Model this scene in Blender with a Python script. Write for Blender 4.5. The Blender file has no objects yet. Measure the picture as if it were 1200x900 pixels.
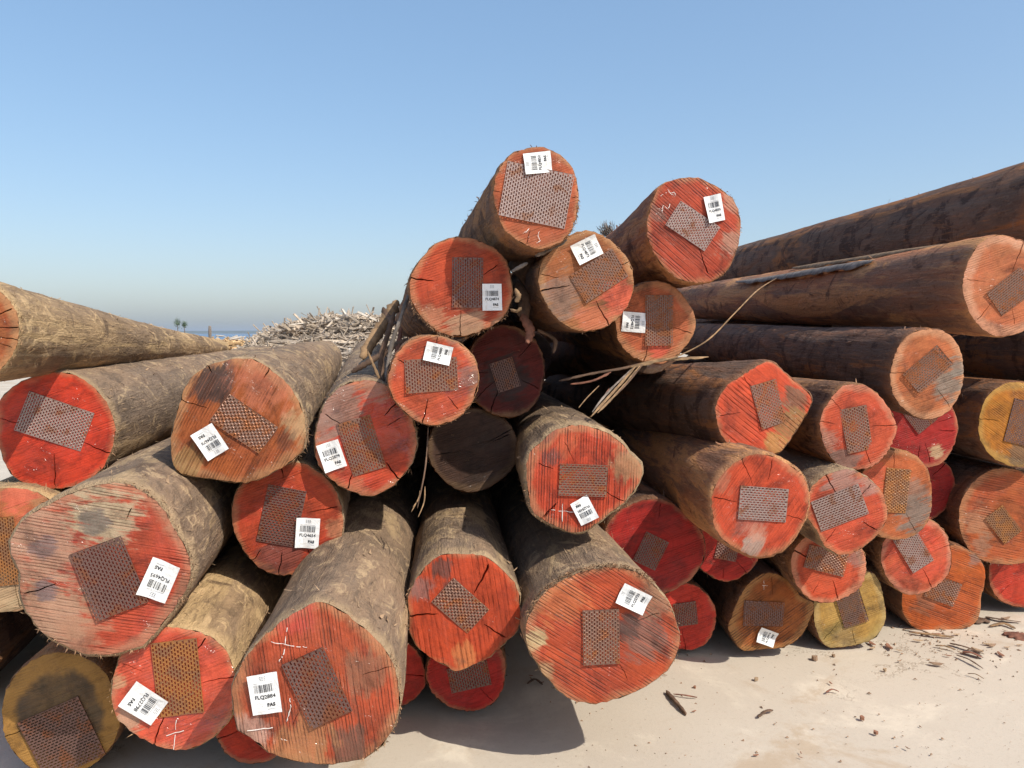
import bpy, math, random
import numpy as np
from mathutils import Vector, Matrix

# ------------------------------------------------------------------ camera, sky, sun, exposure
scn = bpy.context.scene
COL = scn.collection
CAM_H = 1.4
FPX = 940.0                                   # focal length for a frame 1200 wide
PITCH = math.atan(60 / FPX)
cam_d = bpy.data.cameras.new('camera'); cam_d.sensor_width = 36; cam_d.lens = 36 * FPX / 1200
cam_d.clip_start = 0.05; cam_d.clip_end = 20000
cam = bpy.data.objects.new('camera', cam_d); COL.objects.link(cam)
cam.location = (0, 0, CAM_H); cam.rotation_euler = (math.pi / 2 - PITCH, 0, 0)
scn.camera = cam

SUN = Vector((0.53, -0.43, 0.74)).normalized()   # towards the sun
SUN_EL = math.asin(SUN.z); SUN_AZ = math.atan2(SUN.x, SUN.y)
world = bpy.data.worlds.new('World'); scn.world = world; world.use_nodes = True
wt = world.node_tree; wt.nodes.clear()
sky = wt.nodes.new('ShaderNodeTexSky'); sky.sky_type = 'NISHITA'; sky.sun_disc = False
sky.sun_elevation = SUN_EL; sky.sun_rotation = SUN_AZ
sky.air_density = 1.0; sky.dust_density = 2.1; sky.ozone_density = 4.0; sky.altitude = 0
bg = wt.nodes.new('ShaderNodeBackground'); bg.inputs[1].default_value = 0.15
wo = wt.nodes.new('ShaderNodeOutputWorld')
gm = wt.nodes.new('ShaderNodeGamma'); gm.inputs[1].default_value = 0.60
hs = wt.nodes.new('ShaderNodeHueSaturation'); hs.inputs['Saturation'].default_value = 1.32; hs.inputs['Value'].default_value = 1.76
wt.links.new(sky.outputs[0], gm.inputs[0]); wt.links.new(gm.outputs[0], hs.inputs['Color'])
wt.links.new(hs.outputs[0], bg.inputs[0]); wt.links.new(bg.outputs[0], wo.inputs[0])
sun_d = bpy.data.lights.new('sun', 'SUN'); sun_d.energy = 3.6; sun_d.angle = math.radians(0.5)
sun_d.color = (1.0, 0.94, 0.82)
sun = bpy.data.objects.new('sun', sun_d); COL.objects.link(sun)
sun.rotation_euler = SUN.to_track_quat('Z', 'Y').to_euler(); sun.location = (4, -3, 6)
scn.view_settings.view_transform = 'Standard'; scn.view_settings.look = 'None'
scn.view_settings.exposure = 0.37; scn.view_settings.gamma = 1.0; scn.view_settings.use_curve_mapping = False

# ------------------------------------------------------------------ helpers
FW = Vector((0, math.cos(PITCH), -math.sin(PITCH))); UP = Vector((0, math.sin(PITCH), math.cos(PITCH)))
CAM = Vector((0, 0, CAM_H))
def ray(px, py): return FW + Vector((1, 0, 0)) * ((px - 600) / FPX) + UP * ((450 - py) / FPX)
def at(px, py, d): return CAM + ray(px, py) * d
def on_ground(px, py, z=0.0):
    r = ray(px, py); return CAM + r * ((z - CAM_H) / r.z)

def tag(o, label=None, cat=None, group=None, kind=None):
    if label: o['label'] = label
    if cat: o['category'] = cat
    if group: o['group'] = group
    if kind: o['kind'] = kind
    return o
def empty(name, mat):
    o = bpy.data.objects.new(name, None); COL.objects.link(o); o.matrix_world = mat
    o.empty_display_size = 0.1; return o
def link_mesh(name, me, mat=None, parent=None, smooth=False):
    o = bpy.data.objects.new(name, me); COL.objects.link(o)
    if mat is not None and not me.materials: me.materials.append(mat)
    if parent is not None: o.parent = parent
    if smooth: me.shade_smooth()
    return o
def mesh(name, v, f, mat=None, parent=None, smooth=False):
    me = bpy.data.meshes.new(name); me.from_pydata([tuple(map(float, p)) for p in v], [], f); me.update()
    return link_mesh(name, me, mat, parent, smooth)
def np_mesh(name, v, quads, tris=None):
    me = bpy.data.meshes.new(name)
    fs = [tuple(q) for q in quads.tolist()]
    if tris is not None: fs += [tuple(t) for t in tris.tolist()]
    me.from_pydata(v.tolist(), [], fs); me.update(); return me

def lattice_noise(rng, nu, nv, U, V):
    """value noise on a lattice, periodic in U (0..1); V in 0..1"""
    g = rng.uniform(-1, 1, (nu, nv + 2))
    x = (U % 1.0) * nu; y = np.clip(V, 0, 1) * nv
    i = np.floor(x).astype(int); j = np.floor(y).astype(int)
    fx = x - i; fy = y - j; fx = fx * fx * (3 - 2 * fx); fy = fy * fy * (3 - 2 * fy)
    i0 = i % nu; i1 = (i + 1) % nu; j1 = np.minimum(j + 1, nv + 1)
    return (g[i0, j] * (1 - fx) + g[i1, j] * fx) * (1 - fy) + (g[i0, j1] * (1 - fx) + g[i1, j1] * fx) * fy

# ------------------------------------------------------------------ node helper
class NT:
    def __init__(self, name):
        self.m = bpy.data.materials.new(name); self.m.use_nodes = True
        self.t = self.m.node_tree; self.b = self.t.nodes['Principled BSDF']
    def new(self, k): return self.t.nodes.new(k)
    def put(self, sock, v):
        if v is None: return
        if isinstance(v, bpy.types.NodeSocket): self.t.links.new(v, sock)
        elif isinstance(v, (tuple, list)) and len(v) == 3 and sock.type == 'RGBA': sock.default_value = (*v, 1)
        else: sock.default_value = v
    def math(self, op, a, b=None, c=None, clamp=False):
        n = self.new('ShaderNodeMath'); n.operation = op; n.use_clamp = clamp
        for s, v in zip(n.inputs, (a, b, c)): self.put(s, v)
        return n.outputs[0]
    def vmath(self, op, a, b=None):
        n = self.new('ShaderNodeVectorMath'); n.operation = op; self.put(n.inputs[0], a); self.put(n.inputs[1], b)
        return n.outputs['Value'] if op in ('LENGTH', 'DISTANCE', 'DOT_PRODUCT') else n.outputs[0]
    def mix(self, f, a, b, blend='MIX'):
        n = self.new('ShaderNodeMix'); n.data_type = 'RGBA'; n.blend_type = blend
        self.put(n.inputs[0], f); self.put(n.inputs[6], a); self.put(n.inputs[7], b); return n.outputs[2]
    def smooth(self, x, lo, hi, o0=0.0, o1=1.0):
        n = self.new('ShaderNodeMapRange'); n.interpolation_type = 'SMOOTHSTEP'
        self.put(n.inputs[0], x); n.inputs[1].default_value = lo; n.inputs[2].default_value = hi
        n.inputs[3].default_value = o0; n.inputs[4].default_value = o1; return n.outputs[0]
    def noise(self, v, scale, detail=3, rough=0.55, dist=0.0):
        n = self.new('ShaderNodeTexNoise'); self.put(n.inputs['Vector'], v); n.inputs['Scale'].default_value = scale
        n.inputs['Detail'].default_value = detail; n.inputs['Roughness'].default_value = rough
        n.inputs['Distortion'].default_value = dist; return n.outputs[0]
    def mapping(self, v, loc=(0, 0, 0), rot=(0, 0, 0), scale=(1, 1, 1)):
        n = self.new('ShaderNodeMapping'); self.put(n.inputs[0], v); n.inputs[1].default_value = loc
        n.inputs[2].default_value = rot; n.inputs[3].default_value = scale; return n.outputs[0]
    def attr(self, name, what='Vector'):
        n = self.new('ShaderNodeAttribute'); n.attribute_name = name; return n.outputs[what]
    def sep(self, v):
        n = self.new('ShaderNodeSeparateXYZ'); self.put(n.inputs[0], v); return n.outputs
    def comb(self, x, y, z):
        n = self.new('ShaderNodeCombineXYZ')
        for s, v in zip(n.inputs, (x, y, z)): self.put(s, v)
        return n.outputs[0]
    def ramp(self, f, stops):
        n = self.new('ShaderNodeValToRGB'); self.put(n.inputs[0], f); e = n.color_ramp.elements
        while len(e) < len(stops): e.new(0.5)
        for el, (p, c) in zip(e, stops): el.position = p; el.color = (*c, 1)
        return n.outputs[0]
    def bump(self, h, strength=0.5, dist=0.01, normal=None):
        n = self.new('ShaderNodeBump'); n.inputs['Strength'].default_value = strength
        n.inputs['Distance'].default_value = dist; self.put(n.inputs['Height'], h)
        if normal is not None: self.put(n.inputs['Normal'], normal)
        return n.outputs[0]
    def objcoord(self, rnd=37.0):
        tc = self.new('ShaderNodeTexCoord'); oi = self.new('ShaderNodeObjectInfo')
        off = self.math('MULTIPLY', oi.outputs['Random'], rnd)
        return self.vmath('ADD', tc.outputs['Object'], self.comb(off, off, off)), tc.outputs['Object'], oi.outputs['Random']
    def set(self, **kw):
        for k, v in kw.items():
            self.put(self.b.inputs[{'color': 'Base Color', 'rough': 'Roughness', 'metal': 'Metallic', 'normal': 'Normal',
                                    'spec': 'Specular IOR Level', 'coat': 'Coat Weight', 'coatr': 'Coat Roughness',
                                    'coatn': 'Coat Normal', 'ior': 'IOR', 'trans': 'Transmission Weight'}[k]], v)
        return self.m

# ------------------------------------------------------------------ materials of the setting
def ground_material():
    t = NT('dusty_concrete'); tc = t.new('ShaderNodeTexCoord'); P = tc.outputs['Object']
    big = t.noise(P, 0.55, 4, .55); mid = t.noise(P, 2.6, 6, .62, .4); fine = t.noise(P, 60, 4, .65); grit = t.noise(P, 260, 2, .6)
    c = t.mix(t.smooth(big, .35, .65), (.545, .475, .39), (.49, .42, .342))
    c = t.mix(t.smooth(mid, .5, .72), c, (.66, .58, .47))
    c = t.mix(t.smooth(t.noise(P, 1.3, 7, .7, 1.0), .53, .66, 0, .5), c, (.40, .28, .17))
    c = t.mix(t.smooth(fine, .55, .75, 0, .35), c, (.36, .29, .21))
    c = t.mix(t.smooth(grit, .66, .74, 0, .6), c, (.22, .16, .11))
    v = t.new('ShaderNodeTexVoronoi'); v.feature = 'DISTANCE_TO_EDGE'; v.inputs['Scale'].default_value = .7
    wv = t.vmath('ADD', P, t.vmath('SCALE', t.comb(t.noise(P, 3.5, 5, .7), t.noise(P, 4.1, 5, .7), 0.0)))
    t.put(v.inputs['Vector'], wv)
    crack = t.math('MULTIPLY', t.smooth(v.outputs[0], .0015, .007, 1, 0), t.smooth(t.noise(P, .9, 2), .52, .6))
    c = t.mix(t.math('MULTIPLY', crack, .45), c, (.25, .18, .12))
    h = t.math('ADD', t.math('MULTIPLY', fine, .5), t.math('MULTIPLY', grit, .3))
    h = t.math('ADD', h, mid); h = t.math('SUBTRACT', h, crack)
    return t.set(color=c, rough=.93, spec=.2, normal=t.bump(h, .35, .006))
def water_material():
    t = NT('sea_water'); tc = t.new('ShaderNodeTexCoord'); P = t.mapping(tc.outputs['Object'], scale=(.25, .9, 1))
    return t.set(color=(.03, .09, .20), rough=.25, spec=.5, normal=t.bump(t.noise(P, 1.2, 5, .6), .35, .3))
def plain(name, col, rough=.8, var=.25, scale=8, **kw):
    t = NT(name); P, _, rnd = t.objcoord()
    c = t.mix(t.smooth(t.noise(P, scale, 5, .6), .35, .68), tuple(x * (1 - var) for x in col), tuple(min(1, x * (1 + var)) for x in col))
    return t.set(color=c, rough=rough, normal=t.bump(t.noise(P, scale * 8, 4, .6), .4, .004), **kw)

# ------------------------------------------------------------------ bark
def bark_material(name, base, grey, scrape, dark, p_scrape, p_dark, cut, mo=1.0):
    t = NT(name); P, O, rnd = t.objcoord()
    lp = t.mapping(P, scale=(1, 1, .16)); lq = t.mapping(P, scale=(1, 1, .045))
    n_big = t.noise(t.mapping(P, scale=(1, 1, .45)), 2.6, 5, .6, .9); n_pat = t.noise(lp, 6.5, 5, .62, .9); n_str = t.noise(lq, 34, 4, .65, .25)
    n_fib = t.noise(lq, 150, 3, .6); n_f = t.noise(P, 90, 4, .7)
    c = t.mix(t.smooth(n_pat, .38, .62), base, grey)
    c = t.mix(t.smooth(n_big, .45, .65, 0, .75), c, tuple(x * .62 for x in grey))
    c = t.mix(t.smooth(t.noise(lp, 4.2, 6, .66, 1.6), p_scrape, p_scrape + .09), c, scrape)
    c = t.mix(t.smooth(t.noise(P, 5.0, 6, .62, 1.2), p_dark, p_dark + .1, 0, .8), c, dark)
    c = t.mix(t.smooth(n_str, .54, .76, 0, .38), c, tuple(x * .6 for x in dark))
    c = t.mix(t.smooth(n_fib, .56, .74, 0, .38), c, tuple(min(1, x * 1.5) for x in scrape))
    c = t.mix(t.smooth(n_f, .52, .72, 0, .45), c, dark)
    flake = t.noise(t.mapping(P, scale=(1, 1, .4)), 38, 5, .7, 1.4)
    c = t.mix(t.smooth(flake, .57, .64, 0, .55), c, tuple(min(1, x * 1.25) for x in grey)); c = t.mix(t.smooth(flake, .42, .34, 0, .5), c, dark)
    mott = t.noise(t.mapping(P, loc=(4, 8, 1), scale=(1, 1, .55 if mo > .9 else .18)), 11, 7, .70, 1.1)
    c = t.mix(t.smooth(mott, .53, .63, 0, .75 * mo), c, tuple(min(1, x * 1.22 + .02) for x in scrape)); c = t.mix(t.smooth(mott, .46, .37, 0, .65 * mo), c, tuple(x * .62 for x in grey))
    # bare wood where the bark was knocked off next to the saw cut
    z = t.sep(O)[2]
    edge = t.math('ADD', z, t.math('MULTIPLY', t.math('SUBTRACT', n_pat, .5), .30))
    c = t.mix(t.smooth(edge, -.075, -.015, 0, cut), c, tuple(min(1, x * 1.08) for x in scrape))
    # narrow scratches running round and along
    sc = t.noise(t.mapping(P, rot=(.5, .3, .2), scale=(3, 40, 5)), 3.0, 2, .5)
    c = t.mix(t.smooth(sc, .70, .76, 0, .5), c, tuple(min(1, x * 1.3) for x in scrape))
    h = t.math('ADD', t.math('MULTIPLY', n_str, .45), t.math('MULTIPLY', n_f, .35)); h = t.math('ADD', h, t.math('MULTIPLY', mott, 1.3))
    h = t.math('ADD', h, t.math('MULTIPLY', n_fib, .3)); h = t.math('ADD', h, t.math('MULTIPLY', flake, .7)); h = t.math('ADD', h, t.math('MULTIPLY', n_pat, 1.1))
    return t.set(color=c, rough=.88, spec=.25, normal=t.bump(h, 1.0, .016))
BARK = dict(
    pale=bark_material('pale_weathered_bark', (.33, .22, .14), (.25, .178, .125), (.44, .305, .175), (.13, .083, .057), .54, .58, .6),
    tan=bark_material('tan_scraped_bark', (.44, .29, .155), (.32, .215, .13), (.56, .38, .195), (.14, .088, .053), .50, .60, .7),
    mid=bark_material('brown_bark', (.30, .140, .070), (.21, .125, .084), (.42, .200, .085), (.075, .038, .026), .50, .52, .4, .5),
    russet=bark_material('russet_peeled_bark', (.44, .175, .085), (.27, .155, .105), (.60, .29, .125), (.11, .048, .030), .48, .58, .3, .45),
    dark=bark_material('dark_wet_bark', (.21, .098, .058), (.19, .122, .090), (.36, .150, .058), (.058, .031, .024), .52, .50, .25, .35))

# ------------------------------------------------------------------ sawn faces
SAP = (.44, .27, .13)
def face_material(name, st, stains, r):
    t = NT(name); P = t.attr('facepos'); rimf = t.attr('rimf', 'Fac')
    c1, c2 = st['c1'], st['c2']
    n1 = t.noise(P, 5.5, 5, .6, .5); n2 = t.noise(P, 24, 5, .62, .3); n3 = t.noise(P, 170, 3, .6)
    a = math.radians(st.get('ang', 20))
    R = t.mapping(P, rot=(0, 0, -a))
    grain = t.noise(t.mapping(R, scale=(7, 120, 1)), 1.0, 3, .6, .2)
    smear = t.noise(t.mapping(R, scale=(9, 48, 1)), 1.0, 5, .65, .4); speck = t.noise(P, 420, 2, .6)
    c = t.mix(t.smooth(n1, .36, .64), c1, c2)
    c = t.mix(t.smooth(smear, .45, .68, 0, .45), c, tuple(x * .60 for x in c1))
    c = t.mix(t.smooth(n2, .40, .70, 0, .40), c, tuple(x * .72 for x in c1))
    c = t.mix(t.smooth(grain, .42, .72, 0, .38), c, tuple(x * .55 for x in c2))
    c = t.mix(t.smooth(t.noise(t.mapping(R, loc=(11, 3, 6), scale=(.6, 1, 1)), 4.5, 6, .66, .8), .47, .66, 0, st.get('brown', .5)), c, (c1[0] * .52, c1[1] * .75, c1[2] * .85))
    # growth rings round the pith
    px, py = st.get('pith', (0.0, 0.0))
    xyz = t.sep(P)
    dx = t.math('SUBTRACT', xyz[0], px); dy = t.math('SUBTRACT', xyz[1], py)
    d = t.math('SQRT', t.math('ADD', t.math('MULTIPLY', dx, dx), t.math('MULTIPLY', dy, dy)))
    d = t.math('ADD', d, t.math('MULTIPLY', n1, .05))
    ring = t.noise(t.comb(t.math('MULTIPLY', d, 95.0), st['seed'] * 1.7, 0.0), 1.0, 3, .6)
    c = t.mix(t.smooth(ring, .46, .70, 0, st.get('rings', .34)), c, tuple(x * .5 for x in c2))
    # bare sapwood towards the rim, uneven
    rf = t.math('ADD', rimf, t.math('MULTIPLY', t.math('SUBTRACT', n1, .5), .48))
    rf = t.math('ADD', rf, t.math('MULTIPLY', t.math('SUBTRACT', n2, .5), .10))
    rw = st.get('rim', .88)
    c = t.mix(t.smooth(rf, rw - .07, rw + .08, 0, st.get('rimamt', .45)), c, st.get('sap', SAP))
    for (sx, sy, sr, sc, ss) in stains:
        dd = t.vmath('DISTANCE', t.comb(xyz[0], xyz[1], 0.0), (sx, sy, 0))
        dd = t.math('DIVIDE', dd, sr)
        nz = t.noise(t.mapping(R, loc=(sx * 9, sy * 7, 4), scale=(.55, 1, 1)), .75 / max(sr, .02), 6, .68, .6)
        dd = t.math('ADD', dd, t.math('MULTIPLY', t.math('SUBTRACT', nz, .5), 2.0))
        dd = t.math('ADD', dd, t.math('MULTIPLY', t.math('SUBTRACT', n2, .5), .9))
        dd = t.math('ADD', dd, t.math('MULTIPLY', t.math('SUBTRACT', smear, .5), 2.4))
        c = t.mix(t.smooth(dd, .62, 1.18, ss, 0), c, sc)
    # chain-saw ridges
    saw = st.get('saw', .13); pitch = st.get('pitch', .011) * .8
    Rs = t.sep(R); wob = t.noise(P, 3.0, 3, .5)
    v = t.math('ADD', Rs[1], t.math('MULTIPLY', wob, .010))
    v = t.math('ADD', v, t.math('MULTIPLY', n2, .0016))
    w = t.math('SINE', t.math('MULTIPLY', v, 2 * math.pi / pitch))
    w2 = t.noise(t.comb(t.math('MULTIPLY', v, 1.0 / pitch), t.math('MULTIPLY', Rs[0], 2.0), 3.0), 1.0, 2, .5)
    mask = t.smooth(t.noise(t.mapping(R, loc=(3, 5, 1)), 6.5, 5, .65, .5), .40, .60, .12, 1)
    w3 = t.noise(t.comb(t.math('MULTIPLY', v, .35 / pitch), t.math('MULTIPLY', Rs[0], 1.2), 9.0), 1.0, 3, .7)
    w = t.math('ADD', t.math('MULTIPLY', w, .5), t.math('MULTIPLY', t.math('SUBTRACT', w2, .5), 3.0))
    w = t.math('ADD', w, t.math('MULTIPLY', t.math('SUBTRACT', w3, .5), 2.6)); w = t.math('ADD', w, t.math('MULTIPLY', t.math('SUBTRACT', n2, .5), 1.2))
    line = t.math('MULTIPLY', t.smooth(w, .05, .85), mask)
    ridge = t.math('MULTIPLY', t.smooth(w, -.2, -.95), mask)
    c = t.mix(t.math('MULTIPLY', line, min(1, saw)), c, st.get('sawc', tuple(x * .28 for x in c1)))
    c = t.mix(t.math('MULTIPLY', ridge, .45 * min(1, saw)), c, tuple(min(1, x * 1.35 + .05) for x in c1))
    # grime, smears and pale sawdust
    c = t.mix(t.smooth(t.noise(t.mapping(P, loc=(7, 1, 2)), 7, 7, .72, .8), .58, .73, 0, st.get('grime', .55)), c, (.085, .048, .034))
    c = t.mix(t.smooth(t.noise(t.mapping(P, loc=(1, 9, 4)), 60, 4, .7), .68, .74, 0, .4), c, (.50, .32, .20))
    c = t.mix(t.smooth(speck, .58, .8, 0, .25), c, tuple(min(1, x * 1.7) for x in c1)); c = t.mix(t.smooth(speck, .5, .22, 0, .45), c, tuple(x * .4 for x in c1))
    tone = t.noise(t.mapping(R, loc=(5, 5, 5), scale=(.7, 1, 1)), 10, 8, .74, .5)
    c = t.mix(1.0, c, t.ramp(tone, [(.30, (.34, .32, .32)), (.5, (1.0, 1.0, 1.0)), (.68, (1.22, 1.25, 1.28))]), 'MULTIPLY')
    h = t.math('ADD', t.math('MULTIPLY', n3, .25), t.math('MULTIPLY', n2, .5))
    h = t.math('SUBTRACT', h, t.math('MULTIPLY', line, .35 + .9 * saw)); h = t.math('ADD', h, t.math('MULTIPLY', grain, .25))
    gl = st.get('gloss', .15)
    cn = t.bump(t.noise(t.mapping(P, loc=(2, 2, 2)), 14, 3, .6, 1.2), 1.0, .03)
    return t.set(color=c, rough=.72 - .2 * gl, spec=.3, coat=t.math('MULTIPLY', t.smooth(n1, .40, .6), gl), coatr=.16, coatn=cn,
                 normal=t.bump(h, .7, .005))

def plate_material(name, c_metal, c_rust, p, metal=.35):
    t = NT(name); P, O, rnd = t.objcoord()
    n = t.noise(P, 22, 5, .65, .5); f = t.noise(P, 160, 3, .6)
    c = t.mix(t.smooth(n, p, p + .16), c_metal, c_rust)
    c = t.mix(t.smooth(f, .5, .72, 0, .55), c, tuple(x * .35 for x in c_rust))
    return t.set(color=c, rough=t.smooth(f, .3, .7, .30, .70), metal=metal, normal=t.bump(f, .5, .002))
PLATE = dict(
    rust=plate_material('rusty_plate_metal', (.23, .13, .095), (.30, .105, .036), .47, .4),
    orange=plate_material('orange_rust_plate_metal', (.24, .115, .055), (.36, .145, .04), .42, .2),
    grey=plate_material('dull_plate_metal', (.37, .27, .24), (.28, .135, .08), .51, .55),
    purple=plate_material('dark_purple_rust_plate_metal', (.185, .105, .088), (.24, .09, .045), .48, .5))
_t = NT('label_card'); _P, _, _ = _t.objcoord()
CARD = _t.set(color=_t.mix(_t.smooth(_t.noise(_P, 26, 6, .7, 1.0), .50, .70, 0, .5), (.84, .84, .83), (.58, .52, .45)), rough=.45, normal=_t.bump(_t.noise(_P, 22, 3, .6, 2.0), .5, .006))
INK = plain('printed_ink', (.035, .035, .04), .6)
INK_PALE = plain('pale_printed_ink', (.30, .31, .33), .6)
CHALK = plain('white_chalk', (.78, .72, .66), .9, .1)
FIBRE = plain('bark_fibre', (.29, .165, .09), .9, .5, 40)
LOOSE = dict(pale=plain('loose_pale_bark', (.30, .195, .115), .9, .4, 30), tan=plain('loose_tan_bark', (.37, .24, .13), .9, .4, 30), mid=plain('loose_brown_bark', (.26, .14, .075), .9, .5, 30), russet=plain('loose_russet_bark', (.34, .16, .085), .9, .5, 30), dark=plain('loose_dark_bark', (.17, .09, .055), .9, .5, 30))
FIBRE_DK = plain('dark_bark_fibre', (.12, .072, .045), .9, .5, 40)
STRIP = {k: plain('bark_strip_' + k, c, .85, .4, 25) for k, c in dict(tan=(.25, .15, .075), brown=(.13, .074, .045), grey=(.19, .155, .13), red=(.22, .09, .055)).items()}

# ------------------------------------------------------------------ the setting
def build_ground():
    xs = np.concatenate([np.linspace(-300, -6, 14), np.linspace(-5, 6, 90), np.linspace(7, 300, 14)])
    ys = np.concatenate([np.linspace(-60, -1, 8), np.linspace(0, 7, 70), np.linspace(8, 118, 20)])
    X, Y = np.meshgrid(xs, ys); rng = np.random.default_rng(5)
    Z = lattice_noise(rng, 11, 9, (X + 5) / 12 % 1, np.clip(Y / 8, 0, 1)) * .004 + lattice_noise(rng, 40, 30, (X + 5) / 12 % 1, np.clip(Y / 8, 0, 1)) * .0015
    Z = np.where((np.abs(X) < 5) & (Y > 0) & (Y < 7), Z, 0) - .004
    nx = len(xs); v = np.stack([X, Y, Z], -1).reshape(-1, 3)
    i = np.arange(len(ys) - 1)[:, None] * nx + np.arange(nx - 1)[None]
    q = np.stack([i, i + 1, i + nx + 1, i + nx], -1).reshape(-1, 4)
    o = link_mesh('ground', np_mesh('ground', v, q), ground_material(), smooth=True); tag(o, kind='structure')
    S = 15000
    w = mesh('sea', [(-S, 118, -1.2), (S, 118, -1.2), (S, S, -1.2), (-S, S, -1.2)], [(0, 1, 2, 3)], water_material()); tag(w, kind='structure')
    b = mesh('quay_bank', [(-300, 118, -.004), (300, 118, -.004), (300, 118.6, -1.6), (-300, 118.6, -1.6)], [(0, 1, 2, 3)], plain('bank_stone', (.3, .27, .23))); tag(b, kind='structure')
    # the low wooded shore across the water
    n = 240; xs = np.linspace(-6000, 6000, n); rng = np.random.default_rng(8)
    hgt = 9 + 5 * lattice_noise(rng, 9, 2, np.linspace(0, .999, n), np.zeros(n)) + 3.0 * lattice_noise(rng, 90, 2, np.linspace(0, .999, n), np.zeros(n))
    v = []; f = []
    for k in range(n):
        v += [(xs[k], 2600, -1.3), (xs[k], 2640, hgt[k] * .8), (xs[k], 2720, hgt[k]), (xs[k], 3000, hgt[k] * .7), (xs[k], 3060, -1.3)]
        if k:
            a = 5 * (k - 1); bq = 5 * k
            f += [(a + j, bq + j, bq + j + 1, a + j + 1) for j in range(4)]
    s = mesh('far_shore', v, f, plain('far_woods', (.055, .075, .045), .95, .3, .02)); tag(s, kind='structure')
build_ground()

# ------------------------------------------------------------------ log builder
def catmull(r, m):
    n = len(r); out = []
    for k in range(m):
        u = k / m * n; i = int(u); f = u - i
        p0, p1, p2, p3 = (r[(i + j - 1) % n] for j in range(4))
        out.append(.5 * (2 * p1 + (p2 - p0) * f + (2 * p0 - 5 * p1 + 4 * p2 - p3) * f * f + (3 * p1 - p0 - 3 * p2 + p3) * f ** 3))
    return np.array(out)

FONT_CACHE = {}
def text_mesh(s, size, bold=0.0):
    k = (s, size, bold)
    if k not in FONT_CACHE:
        cu = bpy.data.curves.new('lettering', 'FONT'); cu.body = s; cu.size = size; cu.align_x = 'CENTER'; cu.align_y = 'CENTER'
        cu.resolution_u = 2; cu.offset = bold
        o = bpy.data.objects.new('lettering_tmp', cu); COL.objects.link(o)
        me = bpy.data.meshes.new_from_object(o); bpy.data.objects.remove(o); bpy.data.curves.remove(cu)
        n = len(me.vertices); a = np.zeros(n * 3, 'f'); me.vertices.foreach_get('co', a)
        FONT_CACHE[k] = (a.reshape(-1, 3).astype(float), [tuple(p.vertices) for p in me.polygons]); bpy.data.meshes.remove(me)
    return FONT_CACHE[k]

def build_plate(parent, c, ex, ey, w, h, kind, slot_along, rng, z0):
    pu, pv = .0085, .0128
    if slot_along == 'u': ex, ey, w, h = ey, -ex, h, w          # slots run along the plate's other side
    nu = max(3, round(w / pu)); nv = max(3, round(h / pv)); pu = w / nu; pv = h / nv
    V = []; Fc = []
    bow = rng.uniform(-.0015, .0045, 4)
    def P(u, v, z=0.0):
        x = u - w / 2; y = v - h / 2
        zz = z0 + z + bow[0] * (2 * x / w) ** 2 + bow[1] * (2 * x / w) * (2 * y / h)
        q = c + ex * x + ey * y; V.append((q[0], q[1], zz)); return len(V) - 1
    sw, sh = pu * .46, pv * .66
    for i in range(nu):
        u0 = i * pu; u1 = u0 + pu
        off = pv * .5 * (i % 2)
        vs = []
        if off: Fc.append((P(u0, 0), P(u1, 0), P(u1, off), P(u0, off)))
        y = off
        while y + pv <= h + 1e-6:
            a, b = y, y + pv; s0 = (u0 + u1) / 2 - sw / 2; s1 = s0 + sw; t0 = (a + b) / 2 - sh / 2; t1 = t0 + sh
            o = [P(u0, a), P(u1, a), P(u1, b), P(u0, b)]; n = [P(s0, t0), P(s1, t0), P(s1, t1), P(s0, t1)]
            for k in range(4): Fc.append((o[k], o[(k + 1) % 4], n[(k + 1) % 4], n[k]))
            # the tooth's raised root
            l0 = P(s0, t1, .0014); l1 = P(s1, t1, .0014); Fc.append((n[3], n[2], l1, l0)); Fc.append((P(s0, t1 + sh * .2), P(s1, t1 + sh * .2), l1, l0))
            y += pv
        if h - y > 1e-6: Fc.append((P(u0, y), P(u1, y), P(u1, h), P(u0, h)))
    for (a, b) in (((0, 0), (w, 0)), ((w, 0), (w, h)), ((w, h), (0, h)), ((0, h), (0, 0))):
        Fc.append((P(*a), P(*b), P(*b, -z0 * .8), P(*a, -z0 * .8)))
    return mesh('nail_plate', V, Fc, PLATE[kind], parent)

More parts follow.
